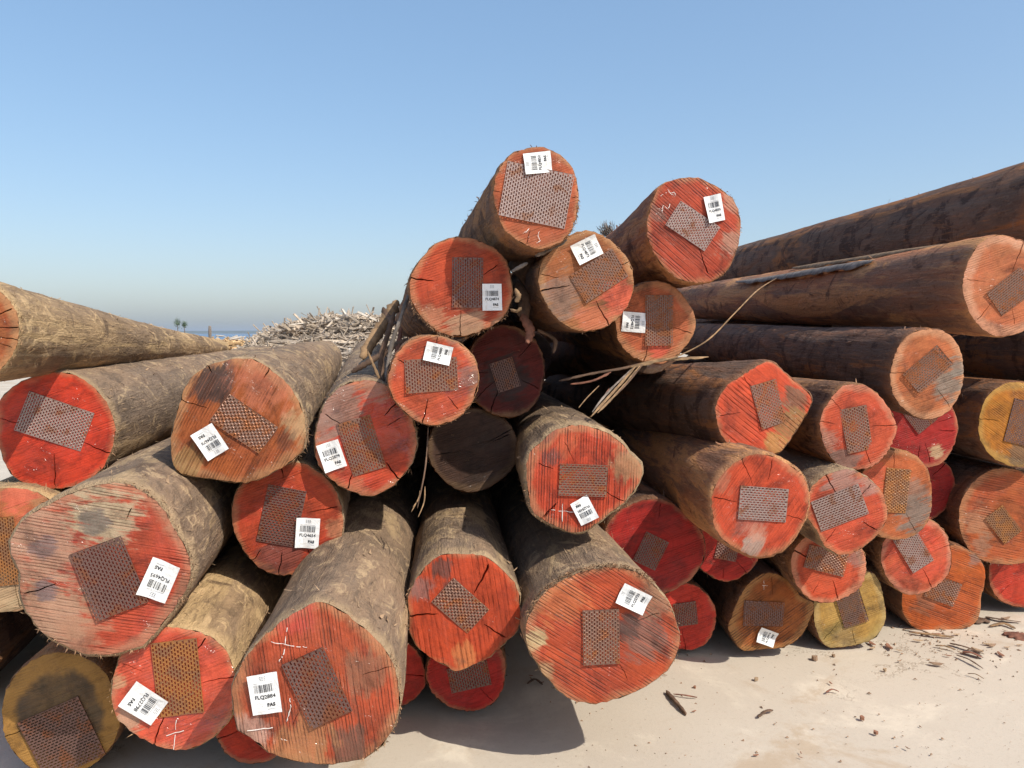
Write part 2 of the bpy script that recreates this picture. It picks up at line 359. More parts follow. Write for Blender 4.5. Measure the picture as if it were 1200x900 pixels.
def build_label(parent, c, ex, ey, w, h, number, rng, z0):
    b = rng.uniform(-1, 1, 3)
    def Z(x, y, dz=0.0):
        return z0 + dz + .007 * abs(2 * x / w) ** 2 * (.5 + .5 * b[0]) + .006 * (2 * y / h) * b[1] * (2 * x / w) + .004 * max(0, 2 * y / h * b[2]) ** 2 + .002 * math.sin(7 * x / w + 3 * b[2])
    def W(x, y, dz=0.0):
        q = c + ex * x + ey * y; return (q[0], q[1], Z(x, y, dz))
    n = 7; V = []; Fc = []
    for side, dz in ((0, 0.0), (1, -.0008)):
        for j in range(n):
            for i in range(n): V.append(W((i / (n - 1) - .5) * w, (j / (n - 1) - .5) * h, dz))
    for side in (0, 1):
        for j in range(n - 1):
            for i in range(n - 1):
                a = side * n * n + j * n + i; q = (a, a + 1, a + n + 1, a + n); Fc.append(q if side == 0 else q[::-1])
    rim = [i for i in range(n)] + [j * n + n - 1 for j in range(1, n)] + [(n - 1) * n + i for i in range(n - 2, -1, -1)] + [j * n for j in range(n - 2, 0, -1)]
    for k in range(len(rim)):
        a, d = rim[k], rim[(k + 1) % len(rim)]; Fc.append((a, a + n * n, d + n * n, d))
    tagm = mesh('label_tag', V, Fc, CARD, parent)
    k = h / .13
    def bars(name, rects, mat):
        V = []; Fc = []
        for (x0, y0, x1, y1) in rects:
            m = len(V); V.extend([W(x0, y0, .0007), W(x1, y0, .0007), W(x1, y1, .0007), W(x0, y1, .0007)]); Fc.append((m, m + 1, m + 2, m + 3))
        mesh(name, V, Fc, mat, tagm)
    rr = random.Random(number); x = -w * .33; R = []
    while x < w * .31:
        t = rr.choice([.006, .009, .012, .024, .03]) * w; R.append((x, h * .04, min(x + t, w * .35), h * .24)); x += t + rr.choice([.012, .02, .03]) * w
    bars('barcode', R, INK)
    bars('printed_line', [(-w * .33, h * .268, w * .30, h * .277)], INK_PALE)
    bars('printed_emblem', [(-w * .10 + i * w * .075, h * .34 + j * h * .04, -w * .10 + i * w * .075 + w * .05, h * .34 + j * h * .04 + h * .018) for i in range(3) for j in range(3)], INK_PALE)
    def put(name, s, cx, cy, size, mat, bold=0.0):
        v, f = text_mesh(s, size, bold)
        mesh(name, [W(p[0] + cx, p[1] + cy, .0008) for p in v], f, mat, tagm)
    put('serial_number', number, 0, -h * .075, w * .185, INK, .0003)
    put('grade_mark', 'FAS', w * .17, -h * .285, w * .17, INK, .0006)
    bars('printed_line', [(w * .03, -h * .39, w * .31, -h * .381)], INK_PALE)
    return tagm

ROOTS = {}; RADII = {}
def build_log(key, label, d, vp, outline, bark, style, length=6.0, taper=.88, plate=None, pkind='rust', slot='v', tagc=None, number='',
              cracks=None, fringe=None, stains=(), chalk=(), bark_t=.005, group='logs stacked in the yard'):
    seed = sum(ord(ch) * (i * 37 + 11) for i, ch in enumerate(key)); rng = np.random.default_rng(seed)
    if len(outline) == 4 and not isinstance(outline[0], tuple):
        cx, cy, a, b = outline
        outl = []
        ph = rng.uniform(0, 6.28, 4); am = rng.uniform(.004, .02, 4)
        for k in range(28):
            th = 2 * math.pi * k / 28; s = 1 + sum(am[j] * math.cos((j + 2) * th + ph[j]) for j in range(4))
            outl.append((cx + a * s * math.cos(th), cy - b * s * math.sin(th)))
    else:
        outl = outline; cx = sum(p[0] for p in outl) / len(outl); cy = sum(p[1] for p in outl) / len(outl)
        cx = (min(p[0] for p in outl) + max(p[0] for p in outl)) / 2; cy = (min(p[1] for p in outl) + max(p[1] for p in outl)) / 2
    C = at(cx, cy, d); ax = ray(*vp).normalized(); n = -ax
    X = Vector((0, 0, 1)).cross(n).normalized(); Y = n.cross(X)
    M = Matrix(((X.x, Y.x, n.x, C.x), (X.y, Y.y, n.y, C.y), (X.z, Y.z, n.z, C.z), (0, 0, 0, 1)))
    root = empty('log', M); tag(root, label, 'log', group)
    def loc(px, py):                                  # a pixel on the cut face, in the log's own metres
        r = ray(px, py); t = (C - CAM).dot(n) / r.dot(n); q = CAM + r * t - C
        return np.array((q.dot(X), q.dot(Y)))
    L2 = [loc(*p) for p in outl]
    an = np.array([math.atan2(p[1], p[0]) for p in L2]); rd = np.array([math.hypot(*p) for p in L2])
    # dense polygon first, then radius by angle
    Lx = catmull([p[0] for p in L2], 360); Ly = catmull([p[1] for p in L2], 360)
    an = np.arctan2(Ly, Lx); rd = np.hypot(Lx, Ly); o = np.argsort(an); an = an[o]; rd = rd[o]
    an = np.concatenate([an - 2 * math.pi, an, an + 2 * math.pi]); rd = np.tile(rd, 3)
    rough = rng.uniform(-1, 1, 240) * .0032
    def rho(th):
        tt = (th + math.pi) % (2 * math.pi) - math.pi
        return np.interp(tt, an, rd) + np.interp((tt / (2 * math.pi)) % 1.0 * 240, np.arange(241), np.append(rough, rough[0]))
    req = float(np.mean(rd)); ROOTS[key] = root; RADII[key] = req + bark_t
    # ---- trunk
    NA = 72; ss = np.concatenate([[0, .004, .02, .05, .09, .14, .2, .27, .35, .45], np.linspace(.56, length, 44)])
    th = np.arange(NA) / NA * 2 * math.pi; S, TH = np.meshgrid(ss, th, indexing='ij')
    f = np.clip(S / .9, 0, 1); f = f * f * (3 - 2 * f)
    low = lattice_noise(rng, 5, 5, TH / 6.2832, S / length) * .030 + lattice_noise(rng, 9, 14, TH / 6.2832, S / length) * .014
    Rr = (rho(TH) + bark_t * np.clip(S / .006, 0, 1)) * (1 - f) + (req + bark_t) * (1 + low) * f
    Rr = Rr * (1 - (1 - taper) * S / length)
    fine = lattice_noise(rng, 36, 60, TH / 6.2832, S / length) * .0030 + lattice_noise(rng, 72, 110, TH / 6.2832, S / length) * .0016
    Rr = Rr + fine * np.clip(S / .05, 0, 1)
    for _ in range(int(rng.integers(3, 6))):              # knots and dents
        s0 = rng.uniform(.15, 3.2); t0 = rng.uniform(0, 6.2832); sz = rng.uniform(.05, .10); am_ = rng.choice((-1, 1, 1)) * rng.uniform(.006, .014)
        dth = (TH - t0 + math.pi) % (2 * math.pi) - math.pi
        Rr = Rr + am_ * np.exp(-((S - s0) / sz) ** 2 - (dth * req / (sz * .7)) ** 2)
    zz = -S + (rng.uniform(-1, 1, (1, NA)) * .004 - .003) * (S < .03) * (S > .002)
    zz[0] = -.0014
    bend = .03 * rng.uniform(-1, 1, 2)
    bx = bend[0] * np.sin(S / length * math.pi); by = bend[1] * np.sin(S / length * math.pi) * .4
    V = np.stack([Rr * np.cos(TH) + bx, Rr * np.sin(TH) + by, zz], -1).reshape(-1, 3)
    i = np.arange(len(ss) - 1)[:, None] * NA; j = np.arange(NA)[None]; j1 = (j + 1) % NA
    Q = np.stack([i + j, i + NA + j, i + NA + j1, i + j1], -1).reshape(-1, 4)
    me = np_mesh('trunk', V, Q)
    tr = link_mesh('trunk', me, BARK[bark], root, True)
    # far end
    base = (len(ss) - 1) * NA
    endv = V[base:base + NA]; cv = endv.mean(0)
    mesh('sawn_end', np.vstack([endv, cv[None]]), [(k, NA, (k + 1) % NA)[::-1] for k in range(NA)], BARK['mid'], root)
    # ---- cut face with real radial checks
    if cracks is None:
        cracks = [(rng.uniform(0, 360), rng.uniform(.3, .5), rng.uniform(.85, 1.02), rng.uniform(.0025, .0055)) for _ in range(rng.integers(3, 6))]
    cols = list(np.arange(84) / 84 * 2 * math.pi); spec = []
    for (deg, r0, r1, wd) in cracks:
        t0 = math.radians(deg) % (2 * math.pi); dw = wd / 2 / req
        cols = [c for c in cols if abs((c - t0 + math.pi) % (2 * math.pi) - math.pi) > dw * 2.2]
        for s in (-1, 0, 1): cols.append((t0 + s * dw) % (2 * math.pi))
        spec.append((t0, r0, r1, rng.uniform(0, 6), dw))
    cols = np.array(sorted(cols)); fr = np.concatenate([np.linspace(.08, .9, 22), [.94, .97, 1.0]])
    Fr, Th = np.meshgrid(fr, cols, indexing='ij'); Zf = np.zeros_like(Fr); Tw = Th.copy()
    for (t0, r0, r1, ph, dw) in spec:
        dth = (Th - t0 + math.pi) % (2 * math.pi) - math.pi
        Tw += np.exp(-(dth / .12) ** 2) * (.014 * np.sin(Fr * 9 + ph) + .007 * np.sin(Fr * 31 + 2 * ph))
        inn = np.clip((Fr - r0) / .08, 0, 1) * np.clip((r1 - Fr) / .05 + .2, 0, 1)
        Zf -= .03 * inn * (np.abs(dth) < dw * .4)
    U = Th / 6.2832
    Zs = (lattice_noise(rng, 6, 4, U, Fr) * .0016 + lattice_noise(rng, 24, 10, U, Fr) * .0006) * np.clip(Fr * 3, 0, 1)
    Zs = Zs - .0012 * np.clip((Fr - .955) / .045, 0, 1)
    Rf = Fr * rho(Th); x = Rf * np.cos(Tw); y = Rf * np.sin(Tw)
    x[-1] = Rf[-1] * np.cos(Th[-1]); y[-1] = Rf[-1] * np.sin(Th[-1])
    FV = np.stack([x, y, Zf + Zs], -1).reshape(-1, 3); FV = np.vstack([FV, [[0, 0, 0]]])
    nc = len(cols); i = np.arange(len(fr) - 1)[:, None] * nc; j = np.arange(nc)[None]; j1 = (j + 1) % nc
    Q = np.stack([i + j, i + nc + j, i + nc + j1, i + j1], -1).reshape(-1, 4)
    T = np.stack([np.arange(nc), (np.arange(nc) + 1) % nc, np.full(nc, len(FV) - 1)], -1)
    me = np_mesh('cut_face', FV, Q, T)
    at_ = me.attributes.new('facepos', 'FLOAT_VECTOR', 'POINT')
    fp = FV.copy(); fp[:, 2] = (seed % 97) * 1.37; at_.data.foreach_set('vector', fp.astype('f').ravel())
    at2 = me.attributes.new('rimf', 'FLOAT', 'POINT'); at2.data.foreach_set('value', np.append(Fr.ravel(), 0).astype('f'))
    st = dict(style); st['seed'] = seed % 97
    sl = []
    for (sx, sy, sr, sc, ss_) in stains:
        p = loc(sx, sy); sl.append((float(p[0]), float(p[1]), sr * d / FPX, sc, ss_))
    link_mesh('cut_face', me, face_material('sawn_wood_' + key, st, sl, req), root, False)
    # ---- loose fibres and lifted flakes over the bark
    if not key.startswith('F'):
        V = []; Fc = []
        for q in range(230):
            s_ = 2.6 * rng.uniform() ** 1.6 + .03; t0 = rng.uniform(0, 6.2832)
            k_ = min(int(np.searchsorted(ss, s_)), len(ss) - 1); i_ = int(t0 / 6.2832 * NA) % NA; r0 = Rr[k_, i_] + .0005
            er = np.array((math.cos(t0), math.sin(t0), 0)); et = np.array((-math.sin(t0), math.cos(t0), 0)); ez = np.array((0, 0, 1.0))
            p0 = er * r0 + np.array((bx[k_, i_], by[k_, i_], -s_)); m = len(V)
            if q % 7:
                dv = ez * rng.choice((-1, 1)) + et * rng.normal(0, .6) + er * abs(rng.normal(0, .22)); dv /= np.linalg.norm(dv); l = rng.uniform(.012, .06); wd = rng.uniform(.0006, .0018)
                sd = np.cross(dv, er); sd /= np.linalg.norm(sd); p1 = p0 + dv * l * .5 + er * l * rng.uniform(0, .12); p2 = p0 + dv * l - er * l * rng.uniform(-.15, .1)
                V += [p0 - sd * wd, p0 + sd * wd, p1 + sd * wd, p1 - sd * wd, p2]; Fc += [(m, m + 1, m + 2, m + 3), (m + 3, m + 2, m + 4)]
            else:
                l = rng.uniform(.015, .06); wd = rng.uniform(.0022, .0065); sk = rng.normal(0, .45)
                for a_ in (0, .35, .7, 1.0):
                    w_ = wd * (1 - .6 * a_) * rng.uniform(.5, 1.4); pp = p0 - ez * l * a_ + et * sk * l * a_ + er * (.002 + .012 * (l / .05) * a_ ** 2 * rng.uniform(.2, 1))
                    V += [pp - et * w_, pp + et * w_]
                Fc += [(m + 2 * a_, m + 2 * a_ + 1, m + 2 * a_ + 3, m + 2 * a_ + 2) for a_ in range(3)]
        tag(mesh('loose_bark', V, Fc, LOOSE[bark], root), kind='stuff')
    # ---- frayed fibres round the rim
    if fringe:
        V = []; Fc = []
        for (a0, a1, cnt, ln) in fringe:
            for _ in range(int(cnt * 2.2)):
                t0 = math.radians(rng.uniform(a0, a1)); r0 = float(rho(np.array([t0]))[0]) + rng.uniform(-.004, .006)
                l = ln * .62 * rng.uniform(.2, 1.25); wd = rng.uniform(.0005, .0020); dirr = rng.normal(0, 1, 3) * (.55, .55, .4)
                p0 = np.array((r0 * math.cos(t0), r0 * math.sin(t0), rng.uniform(-.025, .002)))
                outw = np.array((math.cos(t0), math.sin(t0), 0)); tan = np.array((-math.sin(t0), math.cos(t0), 0))
                dv = outw * .55 + tan * rng.normal(0, .8) + np.array((0, 0, .75)) + dirr * .5; dv /= np.linalg.norm(dv)
                sd = np.cross(dv, rng.normal(0, 1, 3)); sd /= np.linalg.norm(sd) + 1e-9
                p1 = p0 + dv * l * .55; p2 = p0 + dv * l + np.array((0, -.25 * l, 0)) + rng.normal(0, .15, 3) * l
                m = len(V); V += [p0 - sd * wd, p0 + sd * wd, p1 + sd * wd * .7, p1 - sd * wd * .7, p2]
                Fc += [(m, m + 1, m + 2, m + 3), (m + 3, m + 2, m + 4)]
        tag(mesh('frayed_bark', V, Fc, FIBRE_DK if bark == 'dark' else FIBRE, root), kind='stuff')
    if plate is not None:
        p = [loc(*q) for q in plate]; c = sum(p) / 4
        ex = (p[1] + p[2] - p[0] - p[3]) / 2; ey = (p[0] + p[1] - p[3] - p[2]) / 2
        w = float(np.linalg.norm(ex)); h = float(np.linalg.norm(ey)); ex = ex / w; ey = np.array((-ex[1], ex[0]))
        build_plate(root, c, ex, ey, w, h, pkind, slot, rng, .0045)
    if tagc is not None:
        p = [loc(*q) for q in tagc]; c = sum(p) / 4
        ex = (p[1] + p[2] - p[0] - p[3]) / 2; ey = (p[0] + p[1] - p[3] - p[2]) / 2
        w = float(np.linalg.norm(ex)); h = float(np.linalg.norm(ey)); ex = ex / w; ey = np.array((-ex[1], ex[0]))
        build_label(root, c, ex, ey, w, h, number, rng, .0085)
    for line in chalk:
        pts = [loc(*q) for q in line]; V = []; Fc = []
        dense = []
        for a, b in zip(pts[:-1], pts[1:]):
            for k in range(6): dense.append(a + (b - a) * k / 6)
        dense.append(pts[-1])
        for k, q in enumerate(dense):
            dv = dense[min(k + 1, len(dense) - 1)] - dense[max(k - 1, 0)]; dv = dv / (np.linalg.norm(dv) + 1e-9); nn = np.array((-dv[1], dv[0]))
            w = .0009 * rng.uniform(.3, 1.5); q = q + nn * rng.normal(0, .0008)
            V += [(*(q - nn * w), .0028), (*(q + nn * w), .0028)]
            if k and rng.uniform() > .18: Fc.append((2 * k - 2, 2 * k - 1, 2 * k + 1, 2 * k))
        mesh('chalk_mark', V, Fc, CHALK, root)
    return root

def C4(ox, oy, pts, s=4.0): return [(ox + x / s, oy + y / s) for x, y in pts]
RED = dict(c1=(0.66, 0.053, 0.019), c2=(0.543, 0.04, 0.017), rim=.96)
RED2 = dict(c1=(0.582, 0.069, 0.025), c2=(0.485, 0.046, 0.019), rim=.92)
SALM = dict(c1=(0.64, 0.097, 0.048), c2=(0.601, 0.069, 0.032), rim=.94)
ORNG = dict(c1=(0.384, 0.107, 0.027), c2=(0.314, 0.07, 0.02), rim=.90, saw=.3)
PEACH = dict(c1=(0.506, 0.164, 0.059), c2=(0.506, 0.107, 0.039), rim=.84)
YEL = dict(c1=(0.48, 0.26, 0.055), c2=(0.349, 0.164, 0.027), rim=.85, sap=(.46, .33, .10))
def S(base, **kw): return dict(base, **kw)
BLK = (.035, .027, .025); GRY = (.20, .155, .13); GRB = (.16, .10, .075); PNK = (.45, .25, .19); TANW = (.42, .30, .16); DRD = (.16, .025, .02)

# ================================================================== THE LOGS
# ---- the pale-barked stack
build_log('L1', 'tan-barked log lying over the bright red end, its orange end barely in sight', 2.42, (420, 419), (-42, 387, 63, 63), 'tan',
          S(ORNG, c1=(0.419, 0.135, 0.04)), length=4.6, taper=.42, fringe=[(-80, 80, 60, .03)])
build_log('L2', 'bright red log end with a wide grey nail plate, under the topmost tan log', 2.975, (430, 385), (64, 505, 70, 69), 'pale', S(RED, gloss=.3), plate=[(37, 459), (111, 484), (95, 529), (15, 503)], pkind='grey',
          cracks=[(-25, .5, 1.0, .006), (-92, .4, .95, .006), (165, .5, .9, .004)], fringe=[(-70, 20, 50, .025)])
build_log('L3', 'brown-orange log end with a black stain and a curved crack along its top', 2.615, (425, 388),
          C4(180, 360, [(290, 262), (440, 240), (560, 300), (650, 390), (700, 500), (715, 590), (690, 680), (600, 750), (440, 820), (280, 805), (120, 775), (85, 680), (85, 600), (115, 480), (150, 370), (210, 300)]),
          'pale', S(ORNG, c1=(0.367, 0.094, 0.024), saw=.55, ang=62, gloss=.2), plate=[(267, 464), (327, 497), (303, 535), (248, 490)], tagc=[(269, 525), (245, 539.5), (224, 510), (249, 495)], number='FLQ4678',
          stains=[(248, 447, 26, BLK, .92), (352, 500, 18, TANW, .6), (222, 545, 20, (.30, .2, .08), .6), (310, 440, 40, (.50, .17, .10), .45), (335, 515, 14, BLK, .5)],
          cracks=[(158, .55, 1.0, .004), (60, .8, 1.0, .005), (118, .88, 1.0, .006)], fringe=[(-40, 10, 40, .03)])
build_log('L4', 'red log end with greyish-purple upper half and tilted tag, beside the hanging bark strips', 2.746, (433, 370), (428, 513, 59, 67), 'pale', S(RED2, gloss=.75, saw=.15), plate=[(397, 497), (435, 485), (451, 547), (412, 559)],
          tagc=[(371, 522), (396, 514), (407, 545), (381, 554)], number='FLQ2879', stains=[(395, 475, 30, (.27, .15, .11), .95), (380, 500, 22, (.30, .17, .13), .9), (440, 455, 18, (.34, .18, .12), .7), (415, 575, 18, (.40, .14, .07), .7)],
          cracks=[(148, .5, .9, .005), (48, .55, .98, .006), (-52, .6, 1.0, .007), (-110, .7, 1.0, .005), (28, .5, .8, .004)], fringe=[(-110, 60, 60, .014), (90, 150, 20, .02)])
build_log('L5', 'round red log end with upright tag and dark plate, tucked under the brown-orange log', 2.778, (450, 400), (337, 607, 65, 67), 'pale', S(RED2, c1=(0.506, 0.074, 0.026), gloss=.2), plate=[(316, 569), (361, 575), (344, 642), (299, 632)], slot='u', pkind='purple',
          tagc=[(348, 606), (375, 607), (374, 642), (346, 641)], number='FLQ4654', stains=[(325, 650, 30, (.12, .05, .04), .75), (395, 620, 14, (.5, .25, .13), .6), (372, 655, 10, BLK, .7)],
          cracks=[(12, .4, .9, .006), (-100, .6, .98, .005), (-130, .75, 1.0, .004), (-60, .6, .95, .004), (95, .7, 1, .004)])
build_log('L6', 'largest log end, half pinkish grey and half red, with a torn bark lip', 2.262, (450, 400),
          C4(0, 500, [(570, 262), (680, 310), (760, 380), (830, 500), (880, 600), (890, 700), (850, 800), (770, 910), (690, 1010), (600, 1050), (450, 1072), (350, 1045), (220, 980), (150, 900), (100, 800), (90, 680), (50, 580), (60, 510), (110, 440), (220, 370), (400, 290)]),
          'pale', S(RED2, c1=(0.466, 0.066, 0.028), c2=(0.407, 0.051, 0.025), rim=.90, saw=.4, ang=-12, gloss=.35, sap=(.40, .27, .16)), plate=[(85, 650), (145, 625), (172, 707), (112, 727)], slot='v', pkind='purple',
          tagc=[(192, 706), (161, 694), (181, 652), (215, 664)], number='FLQ4695',
          stains=[(55, 640, 46, (.37, .215, .14), .9), (60, 720, 44, (.36, .22, .14), .9), (118, 598, 38, (.38, .30, .19), .95), (55, 690, 14, (.17, .12, .115), .9), (110, 610, 16, (.14, .12, .10), .85), (100, 740, 30, (.34, .17, .10), .7), (50, 640, 14, (.16, .12, .12), .7)],
          bark_t=.012, cracks=[(197, .55, .95, .006), (62, .62, .75, .005)], fringe=[(-35, 75, 150, .028), (-140, -50, 110, .018)])
build_log('L7', 'glossy salmon-red log end with a white chalk cross and an orange-rust plate', 2.341, (480, 400), (204, 806, 73, 73), 'tan', S(SALM, gloss=1.0, saw=.08, rim=.94), plate=[(176, 754), (231, 747), (239, 834), (188, 840)], pkind='orange',
          tagc=[(199, 820), (177.5, 849), (140.5, 824.5), (161, 797)], number='FLQ2798', chalk=[[(207, 843), (204, 878)], [(190, 863), (221, 854)]], stains=[(150, 845, 18, (.42, .28, .18), .8), (140, 800, 9, TANW, .6)],
          cracks=[(-110, .5, 1.0, .006), (8, .45, 1.0, .005), (58, .6, .95, .005), (150, .55, .9, .003)], fringe=[(100, 260, 50, .012)])
build_log('L8', 'large ridged red-brown log end with upright tag, bottommost on the bare concrete edge', 2.077, (525, 410),
          C4(250, 675, [(500, 125), (600, 165), (700, 240), (790, 330), (850, 430), (872, 540), (860, 660), (800, 780), (700, 855), (590, 880), (430, 875), (290, 840), (190, 770), (110, 715), (95, 600), (90, 510), (130, 420), (210, 310), (330, 210), (420, 150)]),
          'pale', S(RED2, c1=(0.446, 0.069, 0.025), c2=(0.388, 0.075, 0.025), rim=.90, saw=.62, ang=97, gloss=.4, sawc=(.16, .05, .03), pitch=.0105), plate=[(332, 777), (381, 757), (411, 832), (364, 855)], pkind='purple',
          tagc=[(291, 791), (326, 785), (331, 832), (297, 837)], number='FLQ2884', stains=[(405, 875, 26, (.10, .07, .05), .8), (355, 875, 40, (.36, .17, .07), .7), (430, 790, 28, (.20, .12, .07), .6), (290, 860, 24, (.44, .28, .22), .7), (340, 715, 30, (.46, .06, .05), .6)],
          chalk=[[(337, 735), (333, 765), (327, 775)], [(318, 752), (345, 757), (360, 758)], [(340, 815), (341, 830), (336, 845)], [(290, 856), (320, 852)]],
          cracks=[(-80, .35, .6, .003), (10, .6, .95, .003), (-120, .4, .55, .003)], fringe=[(-60, 20, 150, .014), (60, 170, 60, .010)])
build_log('L9', 'pale pinkish log end with an orange-rust plate, half hidden behind the largest log', 2.889, (430, 395), (5, 643, 80, 74), 'tan', S(PEACH, c2=(0.489, 0.114, 0.048), saw=.1), plate=[(-45, 610), (20, 604), (22, 684), (-42, 690)], pkind='orange',
          stains=[(20, 585, 22, (.60, .12, .07), .8), (10, 700, 30, (.45, .34, .2), .8)])
build_log('L10', 'dark log in the shade beneath the orange-plated log, its cut end out of sight', 2.928, (430, 395), (-78, 768, 66, 66), 'mid', S(RED))
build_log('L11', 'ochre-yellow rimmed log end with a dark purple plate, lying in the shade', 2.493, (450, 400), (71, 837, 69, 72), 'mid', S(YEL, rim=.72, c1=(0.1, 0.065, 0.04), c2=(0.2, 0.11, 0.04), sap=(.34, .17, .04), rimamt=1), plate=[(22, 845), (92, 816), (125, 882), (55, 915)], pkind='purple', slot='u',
          cracks=[(-160, .6, 1.0, .004), (-60, .6, .9, .004)])
build_log('L12', 'small deep red log end peeping out between the salmon log and the large ridged log', 2.552, (500, 400), (296, 850, 45, 45), 'mid', S(RED))
# ---- the tall middle stack
build_log('M1', 'topmost log of the whole pile, its end covered by a broad pinkish plate', 2.72, (455, 392),
          C4(420, 160, [(690, 110), (760, 65), (860, 52), (950, 90), (1010, 160), (1025, 250), (1025, 340), (1000, 430), (950, 490), (860, 525), (770, 500), (690, 440), (650, 350), (635, 260), (650, 180)]),
          'mid', S(SALM, c1=(0.436, 0.101, 0.037), c2=(0.402, 0.081, 0.03), gloss=.15, rim=.96), plate=[(594, 189), (672, 205), (662, 269), (585, 252)], pkind='grey', tagc=[(615.5, 204.5), (612.5, 180), (644, 178), (647, 202.5)], number='FLQ4852',
          chalk=[[(612, 275), (620, 268)], [(632, 271), (630, 277), (633, 282), (629, 285)]], cracks=[(-100, .7, .95, .003), (2, .85, 1, .003), (172, .85, 1, .003)], fringe=[(-50, 0, 60, .02)])
build_log('M2', 'orange-red log end with upright tag and mossy torn edge, beneath the topmost log', 2.87, (450, 398), (541, 336, 60, 57), 'mid', S(RED2, c1=(0.48, 0.067, 0.022), c2=(0.419, 0.054, 0.018), saw=.2), plate=[(531, 302), (567, 302), (565, 361), (529, 360)], pkind='purple',
          tagc=[(564.5, 333), (587, 332.5), (588.5, 364), (565.5, 364)], number='FLQ4874', stains=[(548, 385, 26, (.36, .22, .13), .85), (590, 380, 14, (.34, .2, .12), .7), (505, 372, 16, (.42, .22, .12), .5)],
          cracks=[(170, .55, 1.0, .006), (30, .5, .8, .005), (-92, .5, 1.0, .004)], fringe=[(195, 260, 140, .022), (-75, -10, 40, .02)])
build_log('M3', 'small round salmon-red log end with a wide plate partly under a tilted tag', 2.652, (470, 395), (508, 445, 53, 51), 'mid', S(SALM, c1=(0.524, 0.081, 0.028), c2=(0.489, 0.061, 0.022), gloss=.8, rim=.90), plate=[(474, 422), (535, 418), (537, 457), (476, 461)], pkind='rust',
          tagc=[(495.5, 421), (500.5, 400), (531, 407), (526, 429)], number='FLQ4880', stains=[(547, 440, 14, (.22, .12, .09), .7), (530, 395, 10, (.2, .1, .07), .6)],
          cracks=[(-105, .45, 1.0, .005), (-50, .5, .85, .004), (150, .6, .9, .004), (85, .75, 1, .003)], fringe=[(-130, -60, 50, .008)])
build_log('M4', 'peach and grey-brown log end with tilted tag and plate, between the top two logs', 2.9, (500, 392), (687, 330, 55, 57), 'mid', S(PEACH, c1=(0.384, 0.135, 0.046), c2=(0.332, 0.101, 0.035), rings=.4, rim=.93), plate=[(667, 324), (716, 291), (737, 324), (686, 355)], pkind='rust',
          tagc=[(696, 275.5), (707, 297.5), (678, 311), (667.5, 288)], number='FLQ4873', stains=[(725, 350, 24, (.60, .10, .05), .9), (660, 345, 26, GRY, .6), (700, 375, 24, (.52, .14, .07), .6)],
          cracks=[(192, .35, 1.0, .007), (172, .6, .95, .003), (-62, .45, 1.0, .006), (25, .75, 1, .003)])
build_log('M5', 'deep red strongly ridged log end high on the pile with chalk scrawl and upright tag', 3.1, (560, 388),
          C4(620, 190, [(590, 150), (620, 110), (700, 80), (790, 75), (870, 110), (950, 170), (985, 250), (985, 350), (950, 470), (890, 540), (800, 565), (700, 545), (630, 490), (580, 410), (555, 330), (565, 230)]),
          'russet', S(RED2, c1=(0.454, 0.057, 0.022), c2=(0.384, 0.057, 0.022), saw=.8, ang=-40, pitch=.013, rim=.94, sawc=(.14, .03, .025)), plate=[(796, 235), (842, 265), (827, 296), (781, 264)], pkind='grey',
          tagc=[(823, 231), (842.5, 228), (850, 257), (831, 262.5)], number='FLQ4835', stains=[(858, 285, 18, (.40, .22, .15), .8), (770, 252, 10, GRB, .7), (860, 235, 12, (.42, .24, .16), .6)],
          chalk=[[(772, 231), (778, 227), (781, 226)], [(782, 222), (787, 228), (792, 229), (790, 225), (785, 227)], [(776, 248), (777, 241), (783, 245), (785, 239)]], cracks=[(-70, .3, .85, .006)], fringe=[(-60, 60, 70, .012)])
build_log('M6', 'small pale salmon log end with a sideways tag, under the deep red ridged log', 3.24, (558, 392), (767, 378, 46, 48), 'mid', S(PEACH, c1=(0.506, 0.135, 0.05), c2=(0.489, 0.101, 0.037), rim=.84), plate=[(755, 346), (787, 346), (789, 405), (757, 405)], pkind='rust',
          tagc=[(757, 368), (755, 391), (728, 387.5), (730, 364)], number='FLQ4872', stains=[(772, 405, 14, (.60, .09, .05), .8)], cracks=[(-15, .5, .95, .004), (-105, .6, 1.0, .004), (150, .7, .95, .003)])
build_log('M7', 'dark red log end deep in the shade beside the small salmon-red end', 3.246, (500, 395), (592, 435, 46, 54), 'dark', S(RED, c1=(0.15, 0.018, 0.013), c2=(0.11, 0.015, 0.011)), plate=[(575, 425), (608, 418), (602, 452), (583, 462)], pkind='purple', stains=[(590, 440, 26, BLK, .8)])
build_log('M8', 'dark brown log end without paint in the black gap under the dark red end', 3.282, (510, 395), (554, 527, 52, 48), 'dark', S(ORNG, c1=(.085, .042, .028), c2=(.065, .034, .024), rimamt=.2))
